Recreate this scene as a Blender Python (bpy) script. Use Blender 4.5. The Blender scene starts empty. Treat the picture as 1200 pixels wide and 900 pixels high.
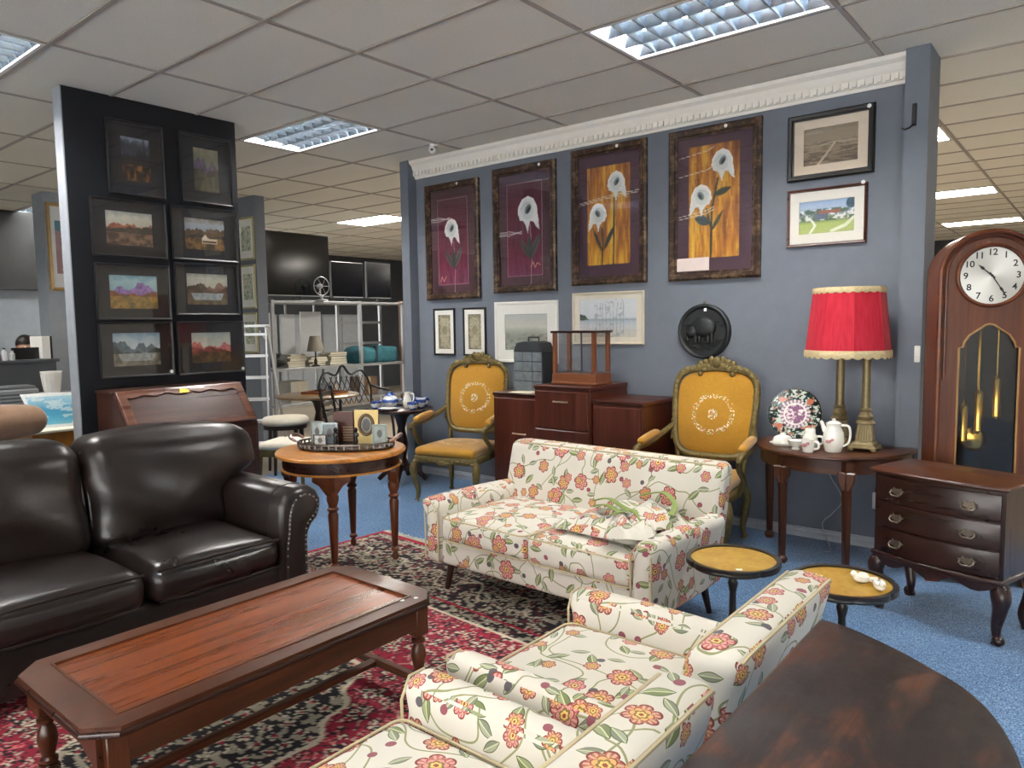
import bpy, bmesh, math, random
import numpy as np
from mathutils import Matrix, Vector
from mathutils.geometry import tessellate_polygon
random.seed(7)
PI = math.pi
scene = bpy.context.scene
C = scene.collection
# ---------------------------------------------------------------- camera
cam_d = bpy.data.cameras.new('camera'); cam = bpy.data.objects.new('camera', cam_d); C.objects.link(cam)
YAW, PITCH, ROLL, FPX, EYE = math.radians(39.275), math.radians(4.747), math.radians(-0.823), 853.28, 1.5
_f = Vector((-math.sin(YAW)*math.cos(PITCH), math.cos(YAW)*math.cos(PITCH), -math.sin(PITCH)))
_r = Vector((math.cos(YAW), math.sin(YAW), 0)); _u = _r.cross(_f)
_r2 = math.cos(ROLL)*_r + math.sin(ROLL)*_u; _u2 = _r2.cross(_f)
mw = Matrix((_r2, _u2, -_f)).transposed().to_4x4(); mw.translation = (0, 0, EYE)
cam.matrix_world = mw
cam_d.sensor_width = 36; cam_d.lens = FPX*36/1200; cam_d.clip_end = 100; cam_d.clip_start = .02
scene.camera = cam
# ---------------------------------------------------------------- world and exposure
w = bpy.data.worlds.new('world'); scene.world = w; w.use_nodes = True
w.node_tree.nodes['Background'].inputs[0].default_value = (1.0, .985, .95, 1)
w.node_tree.nodes['Background'].inputs[1].default_value = 3.2
LIGHT = 50.0
scene.view_settings.view_transform = 'Standard'; scene.view_settings.look = 'None'
scene.view_settings.gamma = 1; scene.view_settings.use_curve_mapping = False
scene.view_settings.exposure = 1.5
scene.cycles.use_denoising = True
scene.cycles.max_bounces = 8; scene.cycles.diffuse_bounces = 5; scene.cycles.transparent_max_bounces = 12
scene.cycles.sample_clamp_indirect = 6
# ---------------------------------------------------------------- geometry helpers
class G:
    def __init__(s): s.v = []; s.f = []
    def add(s, vs, fs):
        o = len(s.v); s.v += [tuple(p) for p in vs]; s.f += [tuple(i+o for i in f) for f in fs]; return s
    def box(s, x0, x1, y0, y1, z0, z1, b=0.0):
        if x0 > x1: x0, x1 = x1, x0
        if y0 > y1: y0, y1 = y1, y0
        if z0 > z1: z0, z1 = z1, z0
        if b <= 0:
            vs = [(x, y, z) for x in (x0, x1) for y in (y0, y1) for z in (z0, z1)]
            return s.add(vs, [(0,1,3,2),(4,6,7,5),(0,4,5,1),(2,3,7,6),(0,2,6,4),(1,5,7,3)])
        b = min(b, (x1-x0)*.49, (y1-y0)*.49, (z1-z0)*.49)
        vs = []; X = (x0, x1); Y = (y0, y1); Z = (z0, z1)
        for i in (0, 1):
            for j in (0, 1):
                for k in (0, 1):
                    sx, sy, sz = b*(1-2*i), b*(1-2*j), b*(1-2*k)
                    vs += [(X[i], Y[j]+sy, Z[k]+sz), (X[i]+sx, Y[j], Z[k]+sz), (X[i]+sx, Y[j]+sy, Z[k])]
        q = lambda i, j, k, a: 3*(4*i+2*j+k)+a
        fs = [(q(0,0,0,0),q(0,0,1,0),q(0,1,1,0),q(0,1,0,0)), (q(1,0,0,0),q(1,1,0,0),q(1,1,1,0),q(1,0,1,0)),
              (q(0,0,0,1),q(1,0,0,1),q(1,0,1,1),q(0,0,1,1)), (q(0,1,0,1),q(0,1,1,1),q(1,1,1,1),q(1,1,0,1)),
              (q(0,0,0,2),q(0,1,0,2),q(1,1,0,2),q(1,0,0,2)), (q(0,0,1,2),q(1,0,1,2),q(1,1,1,2),q(0,1,1,2))]
        def ed(a, b_, c, d, flip):
            fs.append((a, b_, d, c) if not flip else (a, c, d, b_))
        for j in (0, 1):
            for k in (0, 1): ed(q(0,j,k,1), q(1,j,k,1), q(0,j,k,2), q(1,j,k,2), (j+k) % 2 == 0)
        for i in (0, 1):
            for k in (0, 1): ed(q(i,0,k,0), q(i,1,k,0), q(i,0,k,2), q(i,1,k,2), (i+k) % 2 == 1)
        for i in (0, 1):
            for j in (0, 1): ed(q(i,j,0,0), q(i,j,1,0), q(i,j,0,1), q(i,j,1,1), (i+j) % 2 == 0)
        for i in (0, 1):
            for j in (0, 1):
                for k in (0, 1):
                    t = (q(i,j,k,0), q(i,j,k,1), q(i,j,k,2)); fs.append(t if (i+j+k) % 2 == 0 else t[::-1])
        return s.add(vs, fs)
    def lathe(s, prof, n=20, c=(0, 0, 0), sx=1, sy=1, a0=0.0, sides=None):
        vs = []; fs = []; m = len(prof)
        for i in range(n):
            a = a0+2*PI*i/n
            for r, z in prof: vs.append((c[0]+r*sx*math.cos(a), c[1]+r*sy*math.sin(a), c[2]+z))
        for i in range(n):
            j = (i+1) % n
            for k in range(m-1): fs.append((i*m+k, j*m+k, j*m+k+1, i*m+k+1))
        if prof[0][0] > 1e-5: fs.append(tuple(i*m for i in range(n))[::-1])
        if prof[-1][0] > 1e-5: fs.append(tuple(i*m+m-1 for i in range(n)))
        return s.add(vs, fs)
    def tube(s, pts, r, n=8, closed=False, sx=1.0):
        P = [Vector(p) for p in pts]; m = len(P); vs = []; fs = []
        rr = r if callable(r) else ((lambda t: r[min(len(r)-1, int(round(t*(len(r)-1))))]) if isinstance(r, (list, tuple)) else (lambda t: r))
        up = None
        for i, p in enumerate(P):
            a = P[i-1] if (i > 0 or closed) else P[i]; b = P[(i+1) % m] if (i < m-1 or closed) else P[i]
            t = (b-a)
            t = t.normalized() if t.length > 1e-9 else Vector((0, 0, 1))
            if up is None: up = Vector((0, 0, 1)) if abs(t.z) < .9 else Vector((0, 1, 0))
            u = up - t*up.dot(t); u = u.normalized() if u.length > 1e-6 else t.orthogonal().normalized(); up = u; w_ = t.cross(u)
            R = rr(i/max(1, m-1))
            for k in range(n):
                A = 2*PI*k/n; vs.append(p + u*(R*math.cos(A)) + w_*(R*sx*math.sin(A)))
        for i in range(m if closed else m-1):
            j = (i+1) % m
            for k in range(n): l = (k+1) % n; fs.append((i*n+k, i*n+l, j*n+l, j*n+k))
        if not closed: fs.append(tuple(range(n))[::-1]); fs.append(tuple(range((m-1)*n, m*n)))
        return s.add(vs, fs)
    def prism(s, pts, a0, a1, plane='xy', b=0.0, holes=(), b0=None):
        # polygon (counter-clockwise) extruded; b insets the far cap's rim, b0 the near one
        if b0 is None: b0 = 0
        def area(p): return sum(p[i][0]*p[(i+1) % len(p)][1]-p[(i+1) % len(p)][0]*p[i][1] for i in range(len(p)))
        pts = list(pts)
        if area(pts) < 0: pts = pts[::-1]
        def inset(p, d):
            o = []; n = len(p)
            for i in range(n):
                a = Vector(p[i-1]); c = Vector(p[i]); e = Vector(p[(i+1) % n])
                d1 = (c-a); d2 = (e-c)
                if d1.length < 1e-7 or d2.length < 1e-7: o.append(p[i]); continue
                d1.normalize(); d2.normalize(); n1 = Vector((-d1.y, d1.x)); n2 = Vector((-d2.y, d2.x)); m = n1+n2
                k = d/max(.35, (1+n1.dot(n2))/2)/2
                o.append((c.x+m.x*k, c.y+m.y*k))
            return o
        loops = []
        if b0: loops += [(inset(pts, b0), a0), (pts, a0+b0)]
        else: loops += [(pts, a0)]
        if b: loops += [(pts, a1-b), (inset(pts, b*.35), a1-b*.3), (inset(pts, b), a1)]
        else: loops += [(pts, a1)]
        put = {'xy': lambda x, y, z: (x, y, z), 'xz': lambda x, y, z: (x, z, y), 'yz': lambda x, y, z: (z, x, y)}[plane]
        fl = plane == 'xz'
        vs = []; fs = []; n = len(pts)
        for lp, z in loops: vs += [put(x, y, z) for x, y in lp]
        for l in range(len(loops)-1):
            for i in range(n):
                j = (i+1) % n; q = (l*n+i, l*n+j, (l+1)*n+j, (l+1)*n+i); fs.append(q[::-1] if fl else q)
        L = (len(loops)-1)*n
        if not holes:
            c0 = tuple(range(n))[::-1]; c1 = tuple(range(L, L+n))
            fs += [c0[::-1], c1[::-1]] if fl else [c0, c1]
            return s.add(vs, fs)
        hb = len(vs); idx0 = list(range(n)); idx1 = list(range(L, L+n)); hl = []
        for h in holes:
            h = list(h)
            if area(h) < 0: h = h[::-1]
            o = len(vs); k = len(h); vs += [put(x, y, a0) for x, y in h]; vs += [put(x, y, a1) for x, y in h]
            for i in range(k):
                j = (i+1) % k; q = (o+j, o+i, o+k+i, o+k+j); fs.append(q[::-1] if fl else q)
            idx0 += list(range(o, o+k)); idx1 += list(range(o+k, o+2*k)); hl.append([Vector((x, y, 0)) for x, y in h])
        tri = tessellate_polygon([[Vector((x, y, 0)) for x, y in pts]] + hl)
        allp = [Vector((x, y, 0)) for x, y in pts] + [p for h in hl for p in h]
        for t in tri:
            a, b_, c = (allp[i] for i in t)
            if (b_-a).cross(c-a).z < 0: t = t[::-1]
            t0 = tuple(idx0[i] for i in t)[::-1]; t1 = tuple(idx1[i] for i in t)
            fs += [t0[::-1], t1[::-1]] if fl else [t0, t1]
        return s.add(vs, fs)
    def surf(s, fn, nu, nv, cu=False, cv=False):
        vs = [fn(i/(nu if cu else nu-1), j/(nv if cv else nv-1)) for i in range(nu) for j in range(nv)]; fs = []
        for i in range(nu if cu else nu-1):
            for j in range(nv if cv else nv-1):
                a = i*nv+j; b = ((i+1) % nu)*nv+j; c = ((i+1) % nu)*nv+(j+1) % nv; d = i*nv+(j+1) % nv; fs.append((a, b, c, d))
        return s.add(vs, fs)
    def ball(s, c, r, n=10, m=7):
        if not isinstance(r, (tuple, list)): r = (r, r, r)
        pr = [(max(1e-6, math.sin(PI*k/m)), -math.cos(PI*k/m)) for k in range(m+1)]
        o = len(s.v); s.lathe([(p, z) for p, z in pr], n)
        s.v[o:] = [(c[0]+x*r[0], c[1]+y*r[1], c[2]+z*r[2]) for x, y, z in s.v[o:]]; return s
    def cushion(s, x0, x1, y0, y1, z0, z1, r, puff=(0, 0, 0), n=9, fn=None):
        x0, x1 = sorted((x0, x1)); y0, y1 = sorted((y0, y1))
        c = ((x0+x1)/2, (y0+y1)/2, (z0+z1)/2); h = ((x1-x0)/2, (y1-y0)/2, (z1-z0)/2); r = min(r, *[q*.98 for q in h])
        T = []
        for a in range(3):
            e = r/h[a]; t = [-1, -1+e*.3, -1+e*.65]; k = max(2, n-6)
            t += [-1+e+(2-2*e)*i/k for i in range(k+1)] + [1-e*.65, 1-e*.3, 1]
            T.append(t)
        idx = {}; vs = []; fs = []
        def vert(i, j, k):
            if (i, j, k) in idx: return idx[(i, j, k)]
            u = (T[0][i], T[1][j], T[2][k]); p = Vector([u[a]*h[a] for a in range(3)])
            inn = Vector([max(-(h[a]-r), min(h[a]-r, p[a])) for a in range(3)]); d = p-inn
            if d.length > 1e-9: p = inn+d.normalized()*r
            bl = [1-u[a]**2 for a in range(3)]
            p.x += puff[0]*bl[1]*bl[2]*(u[0]); p.y += puff[1]*bl[0]*bl[2]*(u[1]); p.z += puff[2]*bl[0]*bl[1]*(u[2])
            q = (p.x+c[0], p.y+c[1], p.z+c[2])
            if fn: q = fn(*q)
            idx[(i, j, k)] = len(vs); vs.append(q); return idx[(i, j, k)]
        N = [len(t)-1 for t in T]
        for i in range(N[0]):
            for j in range(N[1]):
                for k, fl in ((0, 0), (N[2], 1)):
                    q = (vert(i,j,k), vert(i+1,j,k), vert(i+1,j+1,k), vert(i,j+1,k)); fs.append(q if fl else q[::-1])
        for i in range(N[0]):
            for k in range(N[2]):
                for j, fl in ((0, 0), (N[1], 1)):
                    q = (vert(i,j,k), vert(i+1,j,k), vert(i+1,j,k+1), vert(i,j,k+1)); fs.append(q[::-1] if fl else q)
        for j in range(N[1]):
            for k in range(N[2]):
                for i, fl in ((0, 0), (N[0], 1)):
                    q = (vert(i,j,k), vert(i,j+1,k), vert(i,j+1,k+1), vert(i,j,k+1)); fs.append(q if fl else q[::-1])
        return s.add(vs, fs)
    def frame(s, w_, h_, prof, z0=0.0):
        # mitred rectangular frame in XZ, bottom at z0, profile = [(inset from outer edge, y)], closed
        vs = []; m = len(prof)
        for sx, sz in ((-1, 0), (1, 0), (1, 1), (-1, 1)):
            for i, y in prof: vs.append((sx*(w_/2-i), y, z0+(i if sz == 0 else h_-i)))
        fs = []
        for a in range(4):
            b = (a+1) % 4
            for k in range(m):
                l = (k+1) % m; fs.append((a*m+k, a*m+l, b*m+l, b*m+k))
        return s.add(vs, fs)
    def map(s, fn, start=0):
        s.v[start:] = [tuple(fn(*p)) for p in s.v[start:]]; return s
    def mat(s, M, start=0):
        s.v[start:] = [tuple(M @ Vector(p)) for p in s.v[start:]]; return s

def circle(r, n=24, c=(0, 0), ry=None, a0=0, a1=2*PI):
    full = abs(a1-a0-2*PI) < 1e-6
    return [(c[0]+r*math.cos(a0+(a1-a0)*i/(n if full else n-1)), c[1]+(ry or r)*math.sin(a0+(a1-a0)*i/(n if full else n-1))) for i in range(n)]
def rrect(x0, x1, y0, y1, r, n=5):
    o = []
    for cx, cy, a in ((x1-r, y1-r, 0), (x0+r, y1-r, PI/2), (x0+r, y0+r, PI), (x1-r, y0+r, 1.5*PI)):
        o += [(cx+r*math.cos(a+PI/2*i/n), cy+r*math.sin(a+PI/2*i/n)) for i in range(n+1)]
    return o
def spline(P, n=8):
    P = [Vector(p) for p in P]; o = []
    for i in range(len(P)-1):
        a = P[max(0, i-1)]; b = P[i]; c = P[i+1]; d = P[min(len(P)-1, i+2)]
        for k in range(n):
            t = k/n; o.append(.5*((2*b)+(c-a)*t+(2*a-5*b+4*c-d)*t*t+(3*b-a-3*c+d)*t**3))
    o.append(P[-1]); return o
def mesh_from(g, name, smooth=38):
    me = bpy.data.meshes.new(name); me.from_pydata(g.v, [], g.f); me.update()
    b = bmesh.new(); b.from_mesh(me); bmesh.ops.recalc_face_normals(b, faces=b.faces); b.to_mesh(me); b.free()
    if smooth:
        me.polygons.foreach_set('use_smooth', [True]*len(me.polygons)); me.set_sharp_from_angle(angle=math.radians(smooth))
    return me
def boxuv(me, off=(0, 0), rot=0.0):
    uv = me.uv_layers.new(name='UVMap'); co = me.vertices; dat = uv.data; cr, sr = math.cos(rot), math.sin(rot)
    for p in me.polygons:
        n = p.normal; ax = max(range(3), key=lambda a: abs(n[a]))
        for li in p.loop_indices:
            c = co[me.loops[li].vertex_index].co
            u, v = ((c.y, c.z) if ax == 0 else (c.x, c.z) if ax == 1 else (c.x, c.y))
            if ax == 0: u += .37
            if ax == 2: v += .53
            dat[li].uv = (u*cr-v*sr+off[0], u*sr+v*cr+off[1])
def obj(name, g, mat, parent=None, smooth=38, uv=None, loc=None, rotz=None):
    me = mesh_from(g, name, smooth) if isinstance(g, G) else g
    if isinstance(g, G):
        me.materials.append(mat)
        if uv is not None: boxuv(me, *uv)
    o = bpy.data.objects.new(name, me); C.objects.link(o)
    if parent is not None: o.parent = parent
    if loc is not None: o.location = loc
    if rotz is not None: o.rotation_euler = (0, 0, rotz)
    return o
def tag(o, label, cat, group=None, kind=None):
    o['label'] = label; o['category'] = cat
    if group: o['group'] = group
    if kind: o['kind'] = kind
    return o
def thing(name, label, cat, loc=(0, 0, 0), rotz=0.0, group=None):
    o = bpy.data.objects.new(name, None); C.objects.link(o); o.empty_display_size = .1
    o.location = loc; o.rotation_euler = (0, 0, rotz); return tag(o, label, cat, group)
def struct(name, g, mat, parent=None, smooth=0, **k):
    o = obj(name, g, mat, parent, smooth, **k)
    if parent is None: o['kind'] = 'structure'
    return o
def dup(root, loc, rotz, label, group=None):
    def cp(o, par):
        c = o.copy(); C.objects.link(c); c.parent = par
        for ch in [x for x in C.objects if x.parent == o]: cp(ch, c)
        return c
    r = cp(root, None); r.location = loc; r.rotation_euler = (0, 0, rotz); r['label'] = label
    if group: r['group'] = group
    return r
# ---------------------------------------------------------------- material helpers
def lin(c):
    if isinstance(c, str): c = [int(c[i:i+2], 16)/255 for i in (1, 3, 5)]
    return tuple((x/12.92 if x <= .04045 else ((x+.055)/1.055)**2.4) for x in c[:3])
def col4(c): return (*lin(c), 1)
class Sk:
    def __init__(s, m, k): s.m = m; s.k = k
    def _b(s, op, o, r=False): return s.m.math(op, o, s) if r else s.m.math(op, s, o)
    def __add__(s, o): return s._b('ADD', o)
    __radd__ = __add__
    def __sub__(s, o): return s._b('SUBTRACT', o)
    def __rsub__(s, o): return s._b('SUBTRACT', o, True)
    def __mul__(s, o): return s._b('MULTIPLY', o)
    __rmul__ = __mul__
    def __truediv__(s, o): return s._b('DIVIDE', o)
    def __lt__(s, o): return s._b('LESS_THAN', o)
    def __gt__(s, o): return s._b('GREATER_THAN', o)
    def f(s, op, *a): return s.m.math(op, s, *a)
class Mt:
    def __init__(s, name, rough=.5, metal=0.0, spec=.5, coat=0.0, coatr=.1, sheen=0.0, color=None):
        s.mat = bpy.data.materials.new(name); s.mat.use_nodes = True; s.nt = s.mat.node_tree
        s.b = s.nt.nodes['Principled BSDF']; s.set(Roughness=rough, Metallic=metal)
        s.b.inputs['Specular IOR Level'].default_value = spec
        s.b.inputs['Coat Weight'].default_value = coat; s.b.inputs['Coat Roughness'].default_value = coatr
        s.b.inputs['Sheen Weight'].default_value = sheen
        if color is not None: s.b.inputs['Base Color'].default_value = col4(color)
    def put(s, sock, v):
        if isinstance(v, Sk): s.nt.links.new(v.k, sock)
        elif isinstance(v, str) or (isinstance(v, tuple) and len(v) == 3 and sock.type == 'RGBA'): sock.default_value = col4(v)
        else: sock.default_value = v
    def set(s, **k):
        for a, v in k.items(): s.put(s.b.inputs[a.replace('_', ' ')], v)
    def math(s, op, *a):
        n = s.nt.nodes.new('ShaderNodeMath'); n.operation = op
        for i, v in enumerate(a): s.put(n.inputs[i], v)
        return Sk(s, n.outputs[0])
    def co(s, which='Object'):
        n = s.nt.nodes.new('ShaderNodeTexCoord'); return Sk(s, n.outputs[which])
    def vec(s, v, scale=(1, 1, 1), loc=(0, 0, 0)):
        n = s.nt.nodes.new('ShaderNodeMapping'); s.put(n.inputs['Vector'], v)
        n.inputs['Scale'].default_value = scale; n.inputs['Location'].default_value = loc; return Sk(s, n.outputs[0])
    def sep(s, v):
        n = s.nt.nodes.new('ShaderNodeSeparateXYZ'); s.put(n.inputs[0], v); return [Sk(s, o) for o in n.outputs]
    def comb(s, x, y, z=0.0):
        n = s.nt.nodes.new('ShaderNodeCombineXYZ')
        for i, v in enumerate((x, y, z)): s.put(n.inputs[i], v)
        return Sk(s, n.outputs[0])
    def noise(s, v, scale=5, detail=3, rough=.5, dist=0.0, out=0):
        n = s.nt.nodes.new('ShaderNodeTexNoise'); s.put(n.inputs['Vector'], v); n.inputs['Scale'].default_value = scale
        n.inputs['Detail'].default_value = detail; n.inputs['Roughness'].default_value = rough; n.inputs['Distortion'].default_value = dist
        return Sk(s, n.outputs[out])
    def vor(s, v, scale=5, rand=1.0, feature='F1', dims='2D'):
        n = s.nt.nodes.new('ShaderNodeTexVoronoi'); n.voronoi_dimensions = dims; n.feature = feature
        s.put(n.inputs['Vector'], v); n.inputs['Scale'].default_value = scale; n.inputs['Randomness'].default_value = rand
        return {o.name: Sk(s, o) for o in n.outputs}
    def mix(s, fac, a, b):
        n = s.nt.nodes.new('ShaderNodeMix'); n.data_type = 'RGBA'; s.put(n.inputs[0], fac); s.put(n.inputs[6], a); s.put(n.inputs[7], b)
        return Sk(s, n.outputs[2])
    def ramp(s, fac, stops, interp='LINEAR'):
        n = s.nt.nodes.new('ShaderNodeValToRGB'); s.put(n.inputs[0], fac); e = n.color_ramp.elements; n.color_ramp.interpolation = interp
        while len(e) < len(stops): e.new(.5)
        for el, (p, c) in zip(e, stops): el.position = p; el.color = col4(c)
        return Sk(s, n.outputs[0])
    def rng(s, v, a, b, c=0.0, d=1.0):
        n = s.nt.nodes.new('ShaderNodeMapRange'); s.put(n.inputs[0], v)
        for i, q in enumerate((a, b, c, d)): n.inputs[i+1].default_value = q
        return Sk(s, n.outputs[0])
    def bump(s, h, strength=.3, dist=.01):
        n = s.nt.nodes.new('ShaderNodeBump'); n.inputs['Strength'].default_value = strength; n.inputs['Distance'].default_value = dist
        s.put(n.inputs['Height'], h); s.nt.links.new(n.outputs[0], s.b.inputs['Normal'])
_mc = {}
def plain(color, rough=.5, metal=0.0, var=.08, scale=14.0, bump=0.0, coat=0.0, spec=.5, sheen=0.0, name=None):
    key = (color, rough, metal, var, scale, bump, coat, spec, sheen)
    if key in _mc: return _mc[key]
    m = Mt(name or 'plain', rough, metal, spec, coat, sheen=sheen); c = lin(color)
    nz = m.noise(m.co(), scale, 4, .6)
    lo = tuple(x*(1-var*2) for x in c); hi = tuple(min(1, x*(1+var*2)) for x in c)
    n = m.nt.nodes.new('ShaderNodeMix'); n.data_type = 'RGBA'; m.put(n.inputs[0], nz); n.inputs[6].default_value = (*lo, 1); n.inputs[7].default_value = (*hi, 1)
    m.set(Base_Color=Sk(m, n.outputs[2]))
    if bump: m.bump(m.noise(m.co(), scale*8, 3), bump, .004)
    _mc[key] = m.mat; return m.mat
def wood(dark, mid, light, axis='x', rough=.3, coat=.35, scale=1.0, streak=1.0):
    key = ('wood', dark, mid, light, axis, rough, coat, scale)
    if key in _mc: return _mc[key]
    m = Mt('wood_'+axis, rough, 0, .5, coat, .12)
    k = {'x': (.5, 14, 14), 'y': (14, .5, 14), 'z': (14, 14, .5)}[axis]; k = tuple(q*scale for q in k)
    v = m.vec(m.co(), k); a = m.noise(v, 1.6, 5, .6, .45); b = m.noise(m.vec(m.co(), tuple(q*6 for q in k)), 2.2, 3, .6)
    t = a*.72+b*.28
    m.set(Base_Color=m.ramp(t, [(.28, dark), (.5, mid), (.72, light)]), Roughness=m.rng(a, .3, .7, rough*.8, rough*1.3))
    m.bump(b, .08, .002); _mc[key] = m.mat; return m.mat
def emit(color, strength):
    m = bpy.data.materials.new('emitter'); m.use_nodes = True; b = m.node_tree.nodes['Principled BSDF']
    b.inputs['Base Color'].default_value = (.8, .8, .8, 1); b.inputs['Emission Color'].default_value = col4(color); b.inputs['Emission Strength'].default_value = strength
    return m
def pane_glass(tint=(1, 1, 1), rough=.01):
    m = bpy.data.materials.new('pane_glass'); m.use_nodes = True; nt = m.node_tree; nt.nodes.clear(); N = nt.nodes.new
    o = N('ShaderNodeOutputMaterial'); x = N('ShaderNodeMixShader'); t = N('ShaderNodeBsdfTransparent'); g = N('ShaderNodeBsdfGlossy'); ge = N('ShaderNodeNewGeometry'); dt = N('ShaderNodeVectorMath'); dt.operation = 'DOT_PRODUCT'
    def mm(op, a_, b_):
        n = N('ShaderNodeMath'); n.operation = op
        for i, q in enumerate((a_, b_)):
            if isinstance(q, float): n.inputs[i].default_value = q
            else: nt.links.new(q, n.inputs[i])
        return n.outputs[0]
    nt.links.new(ge.outputs['Normal'], dt.inputs[0]); nt.links.new(ge.outputs['Incoming'], dt.inputs[1])
    f = mm('ADD', mm('MULTIPLY', mm('POWER', mm('SUBTRACT', 1.0, mm('ABSOLUTE', dt.outputs['Value'], 0.0)), 5.0), .9), .035)   # Schlick reflectance
    t.inputs[0].default_value = (*tint, 1); g.inputs['Roughness'].default_value = rough
    nt.links.new(f, x.inputs[0]); nt.links.new(t.outputs[0], x.inputs[1]); nt.links.new(g.outputs[0], x.inputs[2]); nt.links.new(x.outputs[0], o.inputs[0]); return m
GLASS = pane_glass()
# vertex-colour painting -------------------------------------------------
def vnoise(u, v, sx, sy, seed=0, octv=4):
    rs = np.random.RandomState(seed); out = np.zeros_like(u); amp = 1.0; tot = 0
    for o in range(octv):
        L = rs.rand(64, 64); x = u*sx*2**o; y = v*sy*2**o; xi = np.floor(x).astype(int); yi = np.floor(y).astype(int); fx = x-xi; fy = y-yi
        fx = fx*fx*(3-2*fx); fy = fy*fy*(3-2*fy)
        g = lambda a, b: L[a % 64, b % 64]
        out += amp*((g(xi, yi)*(1-fx)+g(xi+1, yi)*fx)*(1-fy)+(g(xi, yi+1)*(1-fx)+g(xi+1, yi+1)*fx)*fy); tot += amp; amp *= .55
    return out/tot
def h3(c): return np.array([int(c[i:i+2], 16)/255 for i in (1, 3, 5)])
class Paint:
    def __init__(s, w_, h_, nx, ny, base='#888888'):
        s.w, s.h, s.nx, s.ny = w_, h_, nx, ny
        s.u, s.v = np.meshgrid(np.linspace(0, 1, nx), np.linspace(0, 1, ny)); s.asp = h_/w_
        s.c = np.zeros((ny, nx, 3))+h3(base)
    def lay(s, m, c):
        c = h3(c) if isinstance(c, str) else np.asarray(c); m = np.clip(m, 0, 1)[..., None]; s.c = s.c*(1-m)+c*m; return s
    def n(s, sx, sy, seed, o=4): return vnoise(s.u, s.v, sx, sy, seed, o)
    def vgrad(s, stops):
        st = [(p, h3(c)) for p, c in stops]
        for k in range(3): s.c[..., k] = np.interp(s.v, [p for p, _ in st], [c[k] for _, c in st])
        return s
    def ell(s, cx, cy, rx, ry, c, rot=0, soft=.15):
        x = s.u-cx; y = (s.v-cy)*s.asp; a, b = math.cos(rot), math.sin(rot); X = x*a+y*b; Y = -x*b+y*a
        d = np.sqrt((X/rx)**2+(Y/(ry*s.asp))**2); return s.lay((1-d)/soft+.5, c)
    def line(s, pts, wd, c):
        for (x0, y0), (x1, y1) in zip(pts[:-1], pts[1:]):
            px = s.u-x0; py = (s.v-y0)*s.asp; dx = x1-x0; dy = (y1-y0)*s.asp; L = dx*dx+dy*dy+1e-9
            t = np.clip((px*dx+py*dy)/L, 0, 1); d = np.hypot(px-t*dx, py-t*dy); s.lay((wd-d)/(wd*.5)+.5, c)
        return s
    def poly(s, pts, c):
        m = np.zeros(s.u.shape, bool); n = len(pts)
        for i in range(n):
            (x0, y0), (x1, y1) = pts[i], pts[(i+1) % n]
            if y0 == y1: continue
            cond = ((s.v >= y0) != (s.v >= y1)); xx = x0+(s.v-y0)*(x1-x0)/(y1-y0); m ^= cond & (s.u < xx)
        return s.lay(m.astype(float), c)
    def rect(s, x0, x1, y0, y1, c): return s.lay(((s.u >= x0) & (s.u <= x1) & (s.v >= y0) & (s.v <= y1)).astype(float), c)
    def mesh(s, name, mat, y=0.0, z0=0.0, flat=False, polar=None):
        xs = (s.u-.5)*s.w; zs = z0+s.v*s.h
        P = np.stack([xs, np.full_like(xs, y), zs], -1).reshape(-1, 3) if not flat else np.stack([xs, s.v*s.h-s.h/2, np.full_like(xs, z0)], -1).reshape(-1, 3)
        i = np.arange(s.nx-1)[None, :]+np.arange(s.ny-1)[:, None]*s.nx
        F = np.stack([i, i+1, i+s.nx+1, i+s.nx], -1).reshape(-1, 4)
        me = bpy.data.meshes.new(name); me.vertices.add(len(P)); me.vertices.foreach_set('co', P.ravel())
        me.loops.add(F.size); me.loops.foreach_set('vertex_index', F.ravel().astype(np.int32)); me.polygons.add(len(F)); me.polygons.foreach_set('loop_start', (np.arange(len(F))*4).astype(np.int32))
        me.update(calc_edges=True)
        a = me.color_attributes.new('paint', 'FLOAT_COLOR', 'POINT'); c = np.clip(s.c, 0, 1).reshape(-1, 3); l = np.where(c <= .04045, c/12.92, ((c+.055)/1.055)**2.4)
        a.data.foreach_set('color', np.concatenate([l, np.ones((len(l), 1))], 1).ravel().astype(np.float32)); me.materials.append(mat); return me
def attrmat(rough=.6, coat=0.0, bump=0.0, bscale=150):
    key = ('attr', rough, coat, bump, bscale)
    if key in _mc: return _mc[key]
    m = Mt('painted_print', rough, 0, .4, coat); n = m.nt.nodes.new('ShaderNodeVertexColor'); n.layer_name = 'paint'; nz = m.noise(m.co(), 60, 3)
    m.set(Base_Color=m.mix(m.rng(nz, .3, .7, 0, .12), Sk(m, n.outputs[0]), '#303030'))
    if bump: m.bump(m.noise(m.co(), bscale, 3), bump, .004)
    _mc[key] = m.mat; return m.mat
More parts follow.
